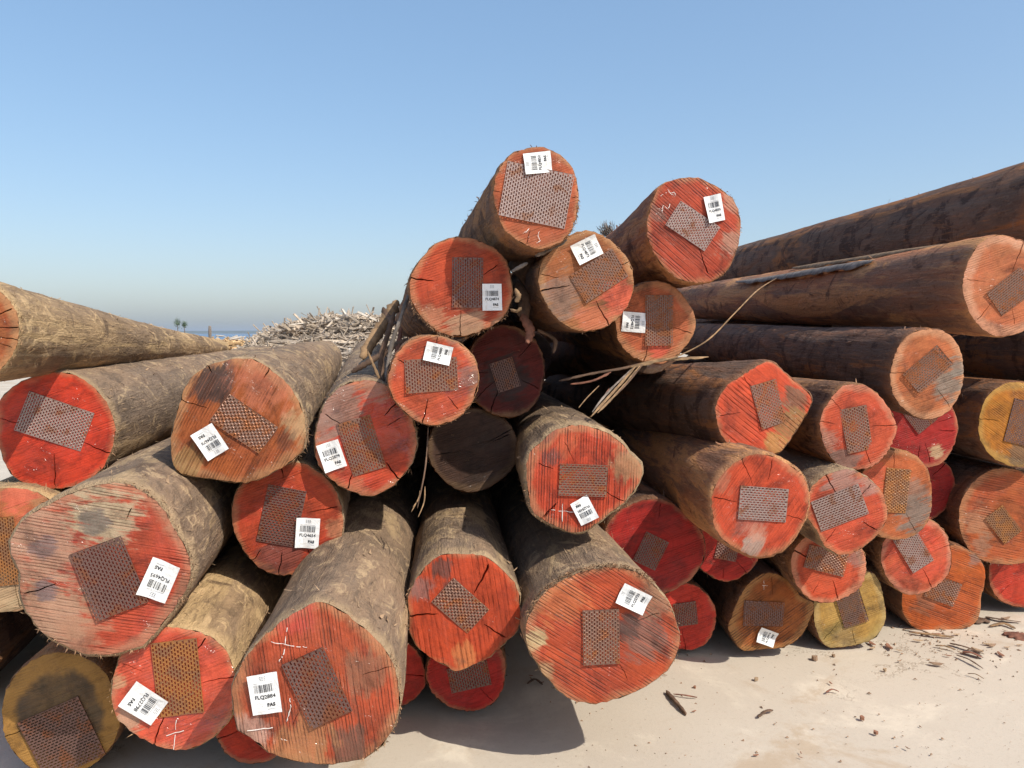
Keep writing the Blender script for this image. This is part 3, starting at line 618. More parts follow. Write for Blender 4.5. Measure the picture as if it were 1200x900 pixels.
build_log('M9', 'many-sided striped red log end with pale bark cap, overhanging the large grooved log', 2.697, (530, 405),
          C4(450, 480, [(880, 75), (980, 85), (1080, 130), (1150, 200), (1205, 265), (1200, 330), (1130, 430), (1050, 490), (980, 545), (905, 578), (800, 545), (700, 480), (680, 400), (670, 300), (680, 210), (740, 150), (800, 100)]),
          'pale', S(RED, c1=(0.524, 0.057, 0.019), c2=(0.436, 0.05, 0.018), saw=.85, ang=88, pitch=.0115, rim=.90, sawc=(.13, .03, .022), sap=(.42, .26, .13)), plate=[(656, 543), (712, 545), (711, 582), (654, 580)], slot='u',
          tagc=[(701, 605), (681, 616), (667.5, 590), (687.5, 579.5)], number='FLQ5101', stains=[(735, 545, 20, (.33, .20, .10), .75), (648, 535, 12, (.10, .045, .035), .85), (640, 505, 14, (.14, .07, .05), .6), (662, 520, 16, (.48, .12, .05), .5)],
          chalk=[[(646, 597), (672, 600)], [(659, 590), (659, 611)]], bark_t=.011, cracks=[(222, .62, 1.0, .008), (160, .55, .8, .004), (-30, .5, .95, .005), (118, .35, .7, .003)], fringe=[(170, 240, 50, .02)])
build_log('M10', 'red log end with black streaks, deep cracks and a diamond-set plate', 2.606, (535, 400),
          C4(450, 640, [(210, 40), (300, 30), (390, 40), (460, 90), (520, 160), (530, 240), (525, 320), (470, 380), (400, 440), (290, 485), (240, 465), (150, 410), (105, 340), (100, 260), (95, 200), (140, 110)], 3.3333),
          'pale', S(RED, c1=(0.489, 0.061, 0.018), c2=(0.402, 0.048, 0.015), saw=.35, ang=98, pitch=.02, rim=.97), plate=[(532, 679), (574, 713), (547, 743), (505, 703)],
          stains=[(518, 665, 12, (.10, .05, .04), .85), (492, 690, 14, (.22, .12, .10), .8), (530, 690, 12, (.11, .05, .04), .7), (545, 770, 16, (.5, .2, .07), .6)],
          cracks=[(183, .5, 1.0, .010), (62, .35, .92, .009), (-33, .45, .9, .008)], fringe=[(150, 200, 40, .016)])
build_log('M11', 'small deep red log end on the concrete beneath the black-streaked red log', 2.899, (530, 400), (547, 788, 47, 45), 'dark', S(RED, c1=(0.466, 0.019, 0.014), c2=(0.407, 0.018, 0.013), gloss=.2), plate=[(519, 784), (576, 773), (570, 802), (534, 812)], pkind='purple', cracks=[(-50, .5, .95, .003)])
build_log('M12', 'small red log end on the concrete, mostly hidden behind the large ridged log', 2.935, (520, 400), (455, 790, 43, 42), 'dark', S(RED, c1=(0.524, 0.032, 0.019), c2=(0.446, 0.026, 0.017)))
build_log('M13', 'large brown-orange grooved log end with shaggy bark fringe, overhanging the bare concrete', 2.51, (528, 416),
          C4(450, 640, [(620, 190), (700, 130), (790, 95), (900, 85), (1000, 110), (1070, 170), (1120, 240), (1150, 330), (1150, 400), (1110, 480), (1020, 550), (880, 605), (780, 612), (700, 580), (620, 490), (560, 390), (555, 320), (570, 270)], 3.3333),
          'pale', S(ORNG, c1=(0.436, 0.069, 0.021), c2=(0.369, 0.049, 0.019), saw=.7, ang=-33, pitch=.012, rim=.95, sawc=(.12, .045, .028)), plate=[(682, 715), (725, 713), (726, 777), (684, 779)], pkind='rust',
          tagc=[(720.6, 704.5), (731, 682.6), (763.5, 697), (751.5, 720)], number='FLQ2733', stains=[(626, 750, 15, (.42, .31, .16), .95), (640, 785, 12, (.42, .29, .15), .7), (755, 745, 30, (.17, .10, .075), .8), (770, 700, 24, (.26, .15, .09), .7), (735, 735, 16, BLK, .7), (660, 700, 30, (.5, .17, .06), .5)],
          cracks=[(20, .5, .8, .004), (-60, .5, .75, .003)], fringe=[(45, 165, 420, .032), (-40, 45, 60, .01)])
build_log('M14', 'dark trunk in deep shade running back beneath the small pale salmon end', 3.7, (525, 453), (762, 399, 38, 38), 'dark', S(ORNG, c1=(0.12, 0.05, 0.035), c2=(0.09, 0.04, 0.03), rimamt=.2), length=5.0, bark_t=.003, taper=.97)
# ---- the dark-barked stack
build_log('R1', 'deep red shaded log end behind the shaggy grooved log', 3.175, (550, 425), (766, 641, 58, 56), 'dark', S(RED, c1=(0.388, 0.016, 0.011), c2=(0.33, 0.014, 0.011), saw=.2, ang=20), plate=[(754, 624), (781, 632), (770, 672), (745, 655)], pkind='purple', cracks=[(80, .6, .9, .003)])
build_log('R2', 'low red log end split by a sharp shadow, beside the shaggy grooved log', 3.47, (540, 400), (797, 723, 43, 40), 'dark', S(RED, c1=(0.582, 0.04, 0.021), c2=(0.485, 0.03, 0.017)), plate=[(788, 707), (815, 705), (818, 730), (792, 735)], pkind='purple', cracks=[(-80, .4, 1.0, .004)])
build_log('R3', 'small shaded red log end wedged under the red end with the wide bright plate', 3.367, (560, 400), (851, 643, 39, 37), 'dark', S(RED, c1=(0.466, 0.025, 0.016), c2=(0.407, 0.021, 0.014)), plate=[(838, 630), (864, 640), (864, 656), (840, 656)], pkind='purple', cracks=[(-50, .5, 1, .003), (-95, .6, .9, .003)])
build_log('R4', 'orange-brown polygonal log end with striped edge and crumpled tag, standing on the concrete', 3.448, (550, 400),
          C4(700, 560, [(625, 660), (690, 520), (780, 450), (880, 470), (960, 560), (1015, 590), (1000, 660), (960, 735), (890, 790), (780, 800), (680, 805), (620, 720)]),
          'dark', S(ORNG, c1=(0.314, 0.081, 0.015), c2=(0.349, 0.101, 0.018), saw=.8, ang=35, pitch=.013, sawc=(.07, .03, .02), rim=.85, sap=(.42, .25, .09)), plate=[(872, 704), (920, 705), (915, 734), (870, 732)], pkind='purple',
          tagc=[(884, 752.5), (891, 735), (911, 739.5), (905, 755.5)], number='FLQ4416', cracks=[(90, .4, .9, .003)], chalk=[[(895, 680), (895, 691)], [(892, 686), (899, 686)]])
build_log('R5', 'olive-yellow log end on the concrete with a tall purple plate', 3.54, (560, 400),
          C4(900, 560, [(215, 640), (230, 720), (280, 790), (400, 785), (500, 750), (550, 670), (545, 580), (520, 480), (470, 440), (380, 440), (290, 500), (225, 560)]),
          'dark', S(YEL, c1=(0.46, 0.27, 0.075), c2=(0.42, 0.23, 0.05), rim=.88, sap=(.42, .32, .15), saw=.1), plate=[(981, 696), (1010, 682), (1012, 730), (985, 735)], pkind='purple', slot='u', cracks=[(-130, .35, .95, .003), (-80, .55, .95, .003)],
          stains=[(990, 745, 14, (.2, .15, .08), .5)])
build_log('R6', 'red log end with grey smear and a wide bright plate, pale knot on its bark', 2.786, (530, 420),
          C4(700, 380, [(545, 780), (600, 690), (680, 630), (760, 610), (850, 630), (940, 690), (980, 750), (992, 830), (960, 940), (880, 1050), (770, 1090), (680, 1065), (570, 990), (540, 880)]),
          'russet', S(RED, c1=(0.541, 0.067, 0.022), c2=(0.489, 0.057, 0.019), saw=.25, ang=55, rim=.95), plate=[(867, 569), (923, 573), (921, 612), (865, 608)], pkind='grey', slot='u',
          stains=[(875, 610, 22, (.30, .10, .07), .7), (880, 638, 14, (.30, .22, .17), .9), (885, 625, 12, (.45, .2, .13), .6), (845, 565, 14, (.34, .17, .10), .5)], bark_t=.012,
          cracks=[(112, .45, 1.0, .003), (170, .5, .95, .004), (-20, .6, .95, .003), (75, .5, .9, .003)], fringe=[(15, 60, 50, .02)])
build_log('R7', 'six-sided red log end with a dark striped lower corner and a leaning plate', 3.103, (385, 452),
          C4(700, 380, [(600, 300), (680, 240), (800, 175), (860, 210), (930, 270), (1005, 340), (990, 400), (930, 500), (850, 600), (780, 590), (650, 578), (590, 530), (555, 400)]),
          'dark', S(RED, c1=(0.559, 0.067, 0.022), c2=(0.506, 0.057, 0.019), saw=.45, ang=-38, pitch=.02, rim=.97), plate=[(877, 454), (906, 444), (922, 494), (894, 502)], pkind='rust',
          stains=[(930, 470, 18, (.16, .09, .05), .85), (925, 500, 22, (.24, .14, .05), .85), (908, 520, 16, (.36, .2, .06), .8), (862, 428, 14, (.46, .30, .13), .8)], bark_t=.01, cracks=[(125, .4, .95, .004), (-170, .5, .9, .003)], length=2.8)
build_log('R8', 'round red log end shaded on one side, under the diamond-plated peach end', 3.129, (570, 400),
          C4(900, 380, [(245, 490), (260, 410), (300, 340), (350, 290), (420, 282), (480, 300), (550, 370), (595, 450), (600, 510), (560, 600), (500, 660), (420, 680), (340, 665), (280, 600)]),
          'mid', S(RED2, c1=(0.541, 0.087, 0.033), c2=(0.524, 0.067, 0.026), rim=.88, sap=(.52, .27, .16)), plate=[(986, 480), (1016, 474), (1021, 526), (991, 532)], pkind='rust', stains=[(985, 545, 18, (.20, .13, .10), .85), (972, 515, 12, (.30, .17, .12), .6)],
          cracks=[(3, .35, .98, .004), (135, .5, 1, .003), (172, .6, 1, .003), (-70, .5, .9, .004)])
build_log('R9', 'pinkish red log end with grey upper half and a broad speckled plate', 3.043, (560, 400),
          C4(900, 380, [(190, 790), (250, 720), (320, 690), (400, 685), (480, 730), (540, 800), (560, 880), (555, 920), (500, 1000), (420, 1060), (340, 1080), (270, 1040), (230, 970), (190, 910), (180, 850)]),
          'pale', S(RED2, c1=(0.541, 0.087, 0.035), c2=(0.541, 0.064, 0.026), rim=.92), plate=[(951, 587), (1006, 567), (1017, 601), (961, 624)], pkind='grey', slot='u', stains=[(985, 560, 22, (.32, .18, .14), .9), (1020, 570, 16, (.34, .18, .14), .8)],
          cracks=[(120, .5, 1.0, .006), (50, .4, .9, .005), (-30, .5, .9, .006), (-125, .5, .9, .004)])
build_log('R10', 'small red log end with a pale rim, resting on the olive-yellow log', 3.306, (560, 395), (971, 664, 44, 42), 'mid', S(RED2, c1=(0.559, 0.074, 0.026), c2=(0.524, 0.087, 0.033), rim=.82, sap=(.58, .34, .20)), plate=[(949, 636), (994, 651), (988, 674), (941, 666)], pkind='rust',
          stains=[(1003, 655, 12, GRY, .6)], cracks=[(155, .6, 1.0, .007), (-72, .4, .95, .006), (-120, .5, .8, .003)])
build_log('R11', 'orange log end with a grey patch beside its plate, between red ends', 3.382, (570, 395), (1050, 580, 43, 54), 'mid', S(ORNG, c1=(0.489, 0.128, 0.041), c2=(0.454, 0.101, 0.03), rim=.92, saw=.1), plate=[(1037, 547), (1068, 551), (1060, 601), (1035, 600)], pkind='orange',
          stains=[(1072, 600, 22, (.20, .16, .13), .9), (1075, 575, 14, (.24, .16, .12), .7), (1022, 560, 18, (.60, .10, .05), .7)], cracks=[(95, .6, .95, .003), (-60, .5, .9, .003)])
build_log('R12', 'small coral-red log end with a diagonal plate, above the vivid orange end', 3.507, (570, 395), (1074, 652, 42, 44), 'mid', S(SALM, c1=(0.541, 0.101, 0.04), rim=.90, sap=(.56, .32, .2)), plate=[(1045, 632), (1072, 617), (1092, 656), (1070, 672)], pkind='grey',
          cracks=[(-62, .4, .95, .005), (18, .55, 1.0, .004), (40, .5, .9, .003)])
build_log('R13', 'vivid orange finely ridged log end resting flat on the concrete among bark scraps', 3.788, (570, 395),
          C4(900, 560, [(630, 550), (640, 640), (700, 710), (800, 712), (920, 705), (985, 660), (1000, 560), (1018, 460), (1000, 390), (940, 340), (860, 315), (760, 360), (680, 440)]),
          'dark', S(ORNG, c1=(0.489, 0.098, 0.015), c2=(0.436, 0.081, 0.015), saw=.75, ang=-20, pitch=.0115, sawc=(.15, .045, .02), rim=.97), plate=[(1094, 672), (1128, 685), (1114, 710), (1080, 697)], pkind='rust', stains=[(1085, 705, 14, (.2, .09, .05), .7), (1143, 655, 9, GRY, .7)], cracks=[])
build_log('R14', 'peach log end with a diamond-set plate half in shadow, on a dark mossy trunk', 3.169, (610, 370), (1087, 438, 43, 53), 'dark', S(PEACH, c1=(0.524, 0.161, 0.057), c2=(0.506, 0.128, 0.044), rim=.84, sap=(.62, .36, .2)), plate=[(1060, 436), (1095, 406), (1118, 425), (1073, 464)], pkind='rust', slot='u',
          stains=[(1110, 450, 20, (.22, .18, .14), .9), (1122, 430, 12, (.24, .2, .16), .8)], cracks=[(178, .6, 1, .003), (-55, .4, .9, .003)], fringe=[(120, 260, 70, .010)])
build_log('R15', 'large pale peach log end on a smooth brown trunk with a peeling bark flap', 3.169, (585, 365), (1180, 335, 51, 60), 'russet', S(PEACH, c1=(0.541, 0.161, 0.063), c2=(0.541, 0.135, 0.052), rim=.80, sap=(.64, .38, .24), rings=.35), plate=[(1157, 344), (1194, 312), (1216, 340), (1172, 370)], pkind='rust', slot='u',
          cracks=[(72, .3, 1, .005), (170, .5, .9, .003), (-130, .5, .95, .004), (-75, .4, .8, .003)])
build_log('R16', 'dark weathered log rising highest against the sky, its cut end out of sight', 3.5, (560, 372), (1275, 243, 70, 70), 'dark', S(PEACH))
build_log('R17', 'yellow-ochre log end with a purple plate, above the brick-orange end', 3.7, (580, 390), (1196, 497, 50, 50), 'dark', S(YEL, c1=(0.471, 0.168, 0.018), c2=(0.436, 0.149, 0.018), saw=.2, ang=-35), plate=[(1189, 467), (1227, 475), (1215, 526), (1175, 516)], pkind='purple', slot='u', stains=[(1195, 533, 16, (.12, .08, .05), .8)],
          cracks=[(172, .5, 1.0, .004)])
build_log('R18', 'brick-orange log end with a frayed bark tuft on top and a small diagonal plate', 3.808, (580, 392), (1180, 606, 56, 58), 'dark', S(ORNG, c1=(0.454, 0.101, 0.026), c2=(0.402, 0.074, 0.022), saw=.5, ang=-12, pitch=.014), plate=[(1156, 605), (1176, 591), (1195, 622), (1174, 640)], pkind='orange',
          stains=[(1145, 610, 18, (.34, .18, .1), .6), (1150, 640, 12, (.28, .17, .11), .6)], cracks=[(40, .5, 1, .005)], fringe=[(60, 110, 80, .04), (-120, -60, 50, .012)])
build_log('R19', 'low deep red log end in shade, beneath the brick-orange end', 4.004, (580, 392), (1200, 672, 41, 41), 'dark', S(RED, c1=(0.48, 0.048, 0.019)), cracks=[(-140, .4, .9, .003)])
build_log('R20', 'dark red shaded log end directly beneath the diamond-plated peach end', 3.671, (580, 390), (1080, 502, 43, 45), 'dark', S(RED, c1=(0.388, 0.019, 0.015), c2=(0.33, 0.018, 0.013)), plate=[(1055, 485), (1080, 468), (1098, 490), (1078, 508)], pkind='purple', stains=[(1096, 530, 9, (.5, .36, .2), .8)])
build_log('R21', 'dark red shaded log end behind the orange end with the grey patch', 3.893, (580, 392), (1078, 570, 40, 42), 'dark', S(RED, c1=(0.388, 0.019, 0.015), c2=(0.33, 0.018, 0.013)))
build_log('R22', 'dark log without visible end running behind the diamond-plated peach end', 3.7, (590, 380), (1265, 420, 45, 45), 'dark', S(PEACH))

# ---- filler logs added to block light through the gaps, ends darkened like shade
FILLERS = [(.19, 2.88, 1.04), (.189, 2.78, .48), (.184, 2.22, 1.37), (.156, -2.3, .94), (.143, 2.62, .81), (.143, .18, 1.26), (.142, -1.6, 1.11),
        (.137, -.56, .8), (.129, .38, .14), (.128, .81, 1.37), (.125, 2.88, 1.54), (.119, 2.9, .17), (.113, .44, .78), (.108, -1.72, .48), (.106, -1.98, .13),
        (.102, 2.49, 1.56), (.097, -1.44, .11), (.093, 1.61, 1.02), (.092, .02, .12), (.091, -1.51, .38), (.087, 1.73, .11), (.086, 1.01, 1.3), (.086, -1.81, .77)]
def project(p):
    q = p - CAM; d = q.dot(FW); return 600 + q.x / d * FPX, 450 - q.dot(UP) / d * FPX, d
for k, (r, x, z) in enumerate(FILLERS):
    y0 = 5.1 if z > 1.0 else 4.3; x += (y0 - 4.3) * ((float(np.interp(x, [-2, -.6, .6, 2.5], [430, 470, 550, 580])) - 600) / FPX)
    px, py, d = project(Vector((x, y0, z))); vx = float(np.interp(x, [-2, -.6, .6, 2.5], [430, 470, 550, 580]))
    build_log('F%02d' % k, 'filler log added behind a gap of the pile, end coloured dark like shade', d, (vx, 395), (px, py, r * FPX / d, r * FPX / d), 'dark',
              S(RED, c1=(.07, .035, .028), c2=(.05, .028, .022), rimamt=.15), length=5.0, bark_t=.002, group='filler logs added inside the pile')

# ================================================================== LOOSE BARK
def ribbon(name, pts, width, mat, label, group=None, curl=.35, thick=.0025, seed=0, flat=None, parent=None, cat='bark'):
    """a bark strip along 3-D points: curled in section, tapering, with thickness"""
    rng = np.random.default_rng(seed); P = np.array([tuple(p) for p in pts], float); n = len(P); m = 8 * (n - 1) + 1; Q = []
    for k in range(m):
        u = k / 8; i = min(int(u), n - 2); f = u - i
        p0, p1, p2, p3 = P[max(i - 1, 0)], P[i], P[i + 1], P[min(i + 2, n - 1)]
        Q.append(.5 * (2 * p1 + (p2 - p0) * f + (2 * p0 - 5 * p1 + 4 * p2 - p3) * f * f + (3 * p1 - p0 - 3 * p2 + p3) * f ** 3))
    Q = np.array(Q); V = []; Fc = []; cen = Q.mean(0)
    jit = rng.uniform(.7, 1.2, m); tw = rng.uniform(-.5, .5)
    for k in range(m):
        d = Q[min(k + 1, m - 1)] - Q[max(k - 1, 0)]; d /= np.linalg.norm(d) + 1e-9
        nrm = np.array(flat if flat is not None else (0.25, -1, .3), float); nrm -= d * nrm.dot(d); nrm /= np.linalg.norm(nrm) + 1e-9
        s = np.cross(d, nrm); a = tw * k / m; s, nr2 = s * math.cos(a) + nrm * math.sin(a), nrm * math.cos(a) - s * math.sin(a)
        t = k / (m - 1); w = width * jit[k] * min(1, .35 + 5 * t, .25 + 4 * (1 - t))
        for j in range(5):
            u = j / 2 - 1; V.append(Q[k] - cen + s * u * w / 2 - nr2 * curl * w * u * u * .5 + nr2 * thick / 2)
        for j in range(5):
            u = j / 2 - 1; V.append(Q[k] - cen + s * u * w / 2 - nr2 * curl * w * u * u * .5 - nr2 * thick / 2)
        if k:
            a0 = 10 * (k - 1); b0 = 10 * k
            for j in range(4):
                Fc += [(a0 + j, a0 + j + 1, b0 + j + 1, b0 + j), (a0 + 5 + j, b0 + 5 + j, b0 + 6 + j, a0 + 6 + j)]
            Fc += [(a0, b0, b0 + 5, a0 + 5), (a0 + 4, a0 + 9, b0 + 9, b0 + 4)]
    Fc += [(j, j + 5, j + 6, j + 1) for j in range(4)] + [(10 * (m - 1) + j, 10 * (m - 1) + j + 1, 10 * (m - 1) + j + 6, 10 * (m - 1) + j + 5) for j in range(4)]
    o = mesh(name, V, Fc, mat, None, True); o.location = cen
    return tag(o, label, cat, group)
def A(*pts): return [at(*p) for p in pts]
HB = 'bark strips hanging from the pile'
ribbon('bark_slab', A((466, 352, 3.25), (452, 375, 3.15), (438, 397, 3.05), (424, 420, 2.98)), .05, STRIP['tan'], 'thick curled tan bark slab leaning beside the mossy-edged log', HB, .5, .004, 1)
ribbon('bark_strip', A((481, 340, 2.98), (470, 372, 2.9), (459, 405, 2.88), (452, 445, 2.86)), .015, STRIP['grey'], 'long greyish bark strip hanging straight down beside the curled tan slab', HB, .5, .003, 2)
ribbon('bark_strip', A((462, 366, 3.02), (455, 390, 2.96), (447, 420, 2.93), (450, 455, 2.9)), .022, STRIP['brown'], 'broad brown bark strip hanging behind the greyish strip', HB, .5, .003, 3)
ribbon('bark_strip', A((412, 436, 2.92), (432, 424, 2.92), (455, 410, 2.95), (478, 396, 2.98)), .022, STRIP['brown'], 'dark bark strip lying across the curled tan slab', HB, .5, .003, 4)
ribbon('bark_strip', A((431, 412, 2.86), (437, 426, 2.85), (443, 440, 2.84), (448, 454, 2.84)), .010, STRIP['tan'], 'short thin tan bark splinter under the curled slab', HB, .3, .002, 5)
ribbon('bark_strip', A((449, 360, 3.2), (455, 372, 3.15), (462, 380, 3.1)), .03, STRIP['brown'], 'short brown bark scrap on top of the curled tan slab', HB, .8, .003, 6)
ribbon('bark_strip', A((470, 384, 3.0), (466, 412, 2.95), (458, 440, 2.9), (462, 470, 2.86)), .02, STRIP['red'], 'reddish bark strip hanging next to the small round salmon-red end', HB, .5, .003, 7)
for k, (a, b) in enumerate([((502, 498), (489, 596)), ((496, 560), (482, 600)), ((498, 570), (490, 606)), ((492, 575), (484, 594))]):
    ribbon('bark_fibre_strand', A((*a, 2.75), ((a[0] + b[0]) / 2 + 3, (a[1] + b[1]) / 2, 2.7), (*b, 2.66)), .005 if k == 0 else .004, STRIP['brown' if k == 0 else 'tan'],
           'thin stringy bark strand hanging in the dark gap over the large ridged log', 'stringy strands over the large ridged log', .3, .0015, 20 + k)
SB = 'bark splinters on the striped log'
for k, (pts, w_, m_, lab) in enumerate([
        (((746, 428, 3.02), (727, 450, 2.92), (709, 470, 2.84), (692, 489, 2.78)), .010, 'tan', 'longest pale splinter hanging between the striped and six-sided logs'),
        (((744, 430, 3.03), (723, 449, 2.93), (706, 467, 2.85), (694, 483, 2.80)), .008, 'grey', 'grey splinter running along the longest pale splinter'),
        (((750, 429, 3.01), (731, 452, 2.92), (714, 470, 2.85), (700, 484, 2.80)), .009, 'tan', 'ochre splinter lying against the longest pale splinter'),
        (((753, 427, 3.0), (738, 446, 2.94), (722, 463, 2.88)), .006, 'brown', 'short brown splinter above the longest pale splinter'),
        (((655, 446, 3.1), (690, 438, 3.1), (730, 431, 3.1), (760, 424, 3.1)), .014, 'brown', 'dark brown bark sheet lying over the shaded trunk beside the splinters'),
        (((668, 450, 3.08), (694, 446, 3.06), (716, 436, 3.08)), .010, 'red', 'reddish bark shred under the dark brown bark sheet'),
        (((738, 430, 3.08), (770, 422, 3.1), (800, 419, 3.12), (830, 418, 3.16)), .024, 'tan', 'ochre bark sheet lying on the six-sided log under the pale salmon end'),
        (((702, 452, 2.98), (688, 466, 2.92), (678, 478, 2.88)), .004, 'tan', 'small pale sliver hanging under the dark brown sheet'),
        (((714, 455, 2.96), (704, 470, 2.9), (696, 480, 2.86)), .004, 'red', 'small reddish sliver next to the longest pale splinter')]):
    ribbon('bark_splinter', A(*pts), w_, STRIP[m_], lab, SB, .35, .002, 80 + k, flat=(0, -.6, 1) if k in (4, 5, 6) else None)
ribbon('bark_strip', A((910, 326, 3.9), (888, 340, 3.5), (862, 366, 3.25), (830, 398, 3.15), (795, 417, 3.1), (772, 424, 3.1)), .0055, STRIP['tan'], 'long thin bark ribbon trailing from the peach log down to the six-sided log', HB, .5, .003, 15)
ribbon('bark_strip', A((604, 338, 2.82), (608, 346, 2.80), (604, 354, 2.80)), .018, STRIP['tan'], 'pale torn bark scrap stuck beside the mossy-edged log end', HB, .8, .004, 16)
ribbon('bark_strip', A((598, 362, 2.82), (606, 364, 2.80), (611, 360, 2.80)), .012, STRIP['tan'], 'lower pale bark scrap stuck beside the mossy-edged log end', HB, .8, .004, 17)
ribbon('wood_sliver', A((628, 300, 2.84), (645, 291, 2.80), (664, 281, 2.76)), .016, STRIP['grey'], 'grey flat wood sliver wedged between the topmost log and the peach end', None, .1, .006, 18, cat='wood')
ribbon('wood_sliver', A((600, 318, 2.84), (609, 313, 2.82), (618, 308, 2.80)), .012, STRIP['grey'], 'short grey wood sliver under the topmost log', None, .1, .006, 19, cat='wood')

GB = 'bark scraps jammed between the top logs'
for k, (p, w_, m_) in enumerate([(((596, 312, 3.25), (616, 304, 3.2), (646, 296, 3.2)), .14, 'brown'), (((606, 330, 3.1), (616, 350, 3.05), (614, 378, 3.0)), .05, 'brown'),  # the wide first piece is added to keep bright sky out of the gap
                                 (((612, 368, 3.0), (622, 386, 2.98), (618, 402, 2.96)), .035, 'red'), (((630, 386, 3.1), (650, 398, 3.1), (648, 414, 3.08)), .016, 'brown')]):
    ribbon('bark_scrap', A(*p), w_, STRIP[m_], ('wide dark bark sheet added to close the sky gap under the topmost log', 'dark bark scrap hanging between the mossy-edged and peach ends', 'reddish bark shred beneath the peach and grey-brown end', 'thin bark shred dangling beneath the peach and grey-brown end')[k], GB, .6, .004, 60 + k)

# bark peeling off trunks, laid out along the trunk itself
def on_trunk(key, s, deg, lift):
    root = ROOTS[key]; M = root.matrix_world
    r = RADII[key] * (1 - .12 * s / 6) + lift; a = math.radians(deg)
    return M @ Vector((r * math.cos(a), r * math.sin(a), -s))
ribbon('bark_flap', [on_trunk('R15', s, d, l) for s, d, l in ((.9, 128, .008), (1.3, 132, .016), (1.8, 136, .02), (2.5, 138, .018), (3.2, 134, .008))], .075, STRIP['grey'],
       'long grey-blue bark flap peeling off the smooth brown trunk', HB, .35, .004, 30, flat=(-.6, -.2, .8))
ribbon('bark_flap', [on_trunk('R15', s, d, l) for s, d, l in ((.35, 92, .008), (.8, 100, .012), (1.4, 104, .01), (2.2, 106, .012))], .05, STRIP['tan'],
       'narrow tan bark flap along the top of the smooth brown trunk', HB, .3, .003, 31, flat=(-.3, -.2, 1))
def tuft(key, s, deg, cnt, ln, label):
    rng = np.random.default_rng(cnt); b = on_trunk(key, s, deg, .0); V = []; Fc = []
    for _ in range(cnt):
        p0 = rng.normal(0, .02, 3); d = np.array((-.35, -.2, .7)) + rng.normal(0, .35, 3); p2 = p0 + d * ln * rng.uniform(.4, 1.1); sd = np.cross(d, rng.normal(0, 1, 3)); sd = sd / np.linalg.norm(sd) * .0018
        m = len(V); V += [p0 - sd, p0 + sd, p2 + sd * .4, p2 - sd * .4]; Fc.append((m, m + 1, m + 2, m + 3))
    o = mesh('bark_tuft', V, Fc, STRIP['grey']); o.location = b; tag(o, label, 'bark', None, 'stuff')
tuft('M5', 1.5, 118, 420, .035, 'bristly grey bark tuft behind the deep red ridged log')

# ================================================================== SCRAPS ON THE CONCRETE
CHIPMAT = [plain('chip_brown', (.30, .19, .12), .9, .4, 60), plain('chip_red', (.32, .15, .09), .9, .4, 60), plain('chip_tan', (.42, .29, .18), .9, .4, 60)]
def chip_mesh(seed, lump=False):
    rng = np.random.default_rng(seed); n = 9; V = []; Fc = []
    for side in (0, 1):
        for k in range(n):
            a = 2 * math.pi * k / n; r = rng.uniform(.6, 1.1)
            V.append((.5 * r * math.cos(a), (.5 if lump else .16) * r * math.sin(a), (.55 if lump else .05) * (side + rng.uniform(0, .35) * (1 if lump else 1.5)) + (.07 * math.cos(a) ** 2 if not lump else 0)))
    Fc = [tuple(range(n))[::-1], tuple(range(n, 2 * n))] + [(k, (k + 1) % n, n + (k + 1) % n, n + k) for k in range(n)]
    me = bpy.data.meshes.new('bark_chip'); me.from_pydata(V, [], Fc); me.update(); me.materials.append(CHIPMAT[seed % 3]); return me
CHIPS = [chip_mesh(k) for k in range(9)]; LUMPS = [chip_mesh(20 + k, True) for k in range(3)]
rnd = random.Random(4)
spots = []
for k in range(24): spots.append((rnd.uniform(1010, 1195), rnd.gauss(752, 14), rnd.uniform(.02, .075)))
for k in range(16): spots.append((rnd.uniform(760, 1195), rnd.uniform(772, 890), rnd.uniform(.008, .026)))
for k in range(10): spots.append((rnd.uniform(610, 660), rnd.gauss(795, 10), rnd.uniform(.012, .03)))
for (x, y, l) in spots:
    p = on_ground(x, max(y, 716)); o = bpy.data.objects.new('bark_chip', rnd.choice(CHIPS)); COL.objects.link(o)
    o.location = (p.x, p.y, .003); o.rotation_euler = (0, 0, rnd.gauss(-.4, .8)); o.scale = (l, l * rnd.uniform(.6, 1.3), l)
    tag(o, 'small flat bark chip lying on the concrete', 'bark chip', 'bark chips scattered on the concrete')
for (x, y, l) in ((955, 773, .028), (886, 797, .02), (1037, 786, .018), (977, 769, .016), (814, 806, .014), (1010, 843, .02), (1026, 860, .018)):
    p = on_ground(x, y); o = bpy.data.objects.new('bark_crumb', rnd.choice(LUMPS)); COL.objects.link(o)
    o.location = (p.x, p.y, -.002); o.rotation_euler = (0, 0, rnd.uniform(0, 6)); o.scale = (l, l, l)
    tag(o, 'dark bark crumb lying on the concrete', 'bark crumb', 'bark crumbs on the concrete')
def gstick(name, pts, w, mat, label, seed, th=.0022):
    P = []
    for i, (x, y) in enumerate(pts):
        p = on_ground(x, y); P.append((p.x, p.y, .006 + .006 * (i % 2)))
    return ribbon(name, P, w, STRIP[mat], label, 'bark slivers lying on the concrete', .12, th, seed, flat=(0, 0, 1))
gstick('bark_sliver', [(781, 812), (792, 826), (804, 839)], .014, 'brown', 'dark straight stick on the concrete beside the grooved log', 40, .01)
gstick('bark_sliver', [(789, 815), (802, 818), (817, 819)], .006, 'red', 'thin reddish twig touching the dark straight stick', 41)
gstick('bark_sliver', [(888, 842), (897, 837), (906, 834)], .011, 'brown', 'ragged reddish bark fibre on the open concrete', 42)
gstick('bark_sliver', [(1121, 769), (1136, 776), (1152, 785)], .012, 'brown', 'straight dark sliver in front of the ridged orange end', 43)
gstick('bark_sliver', [(1113, 755), (1132, 761), (1153, 768)], .02, 'brown', 'dark fibrous bark piece in front of the ridged orange end', 44)
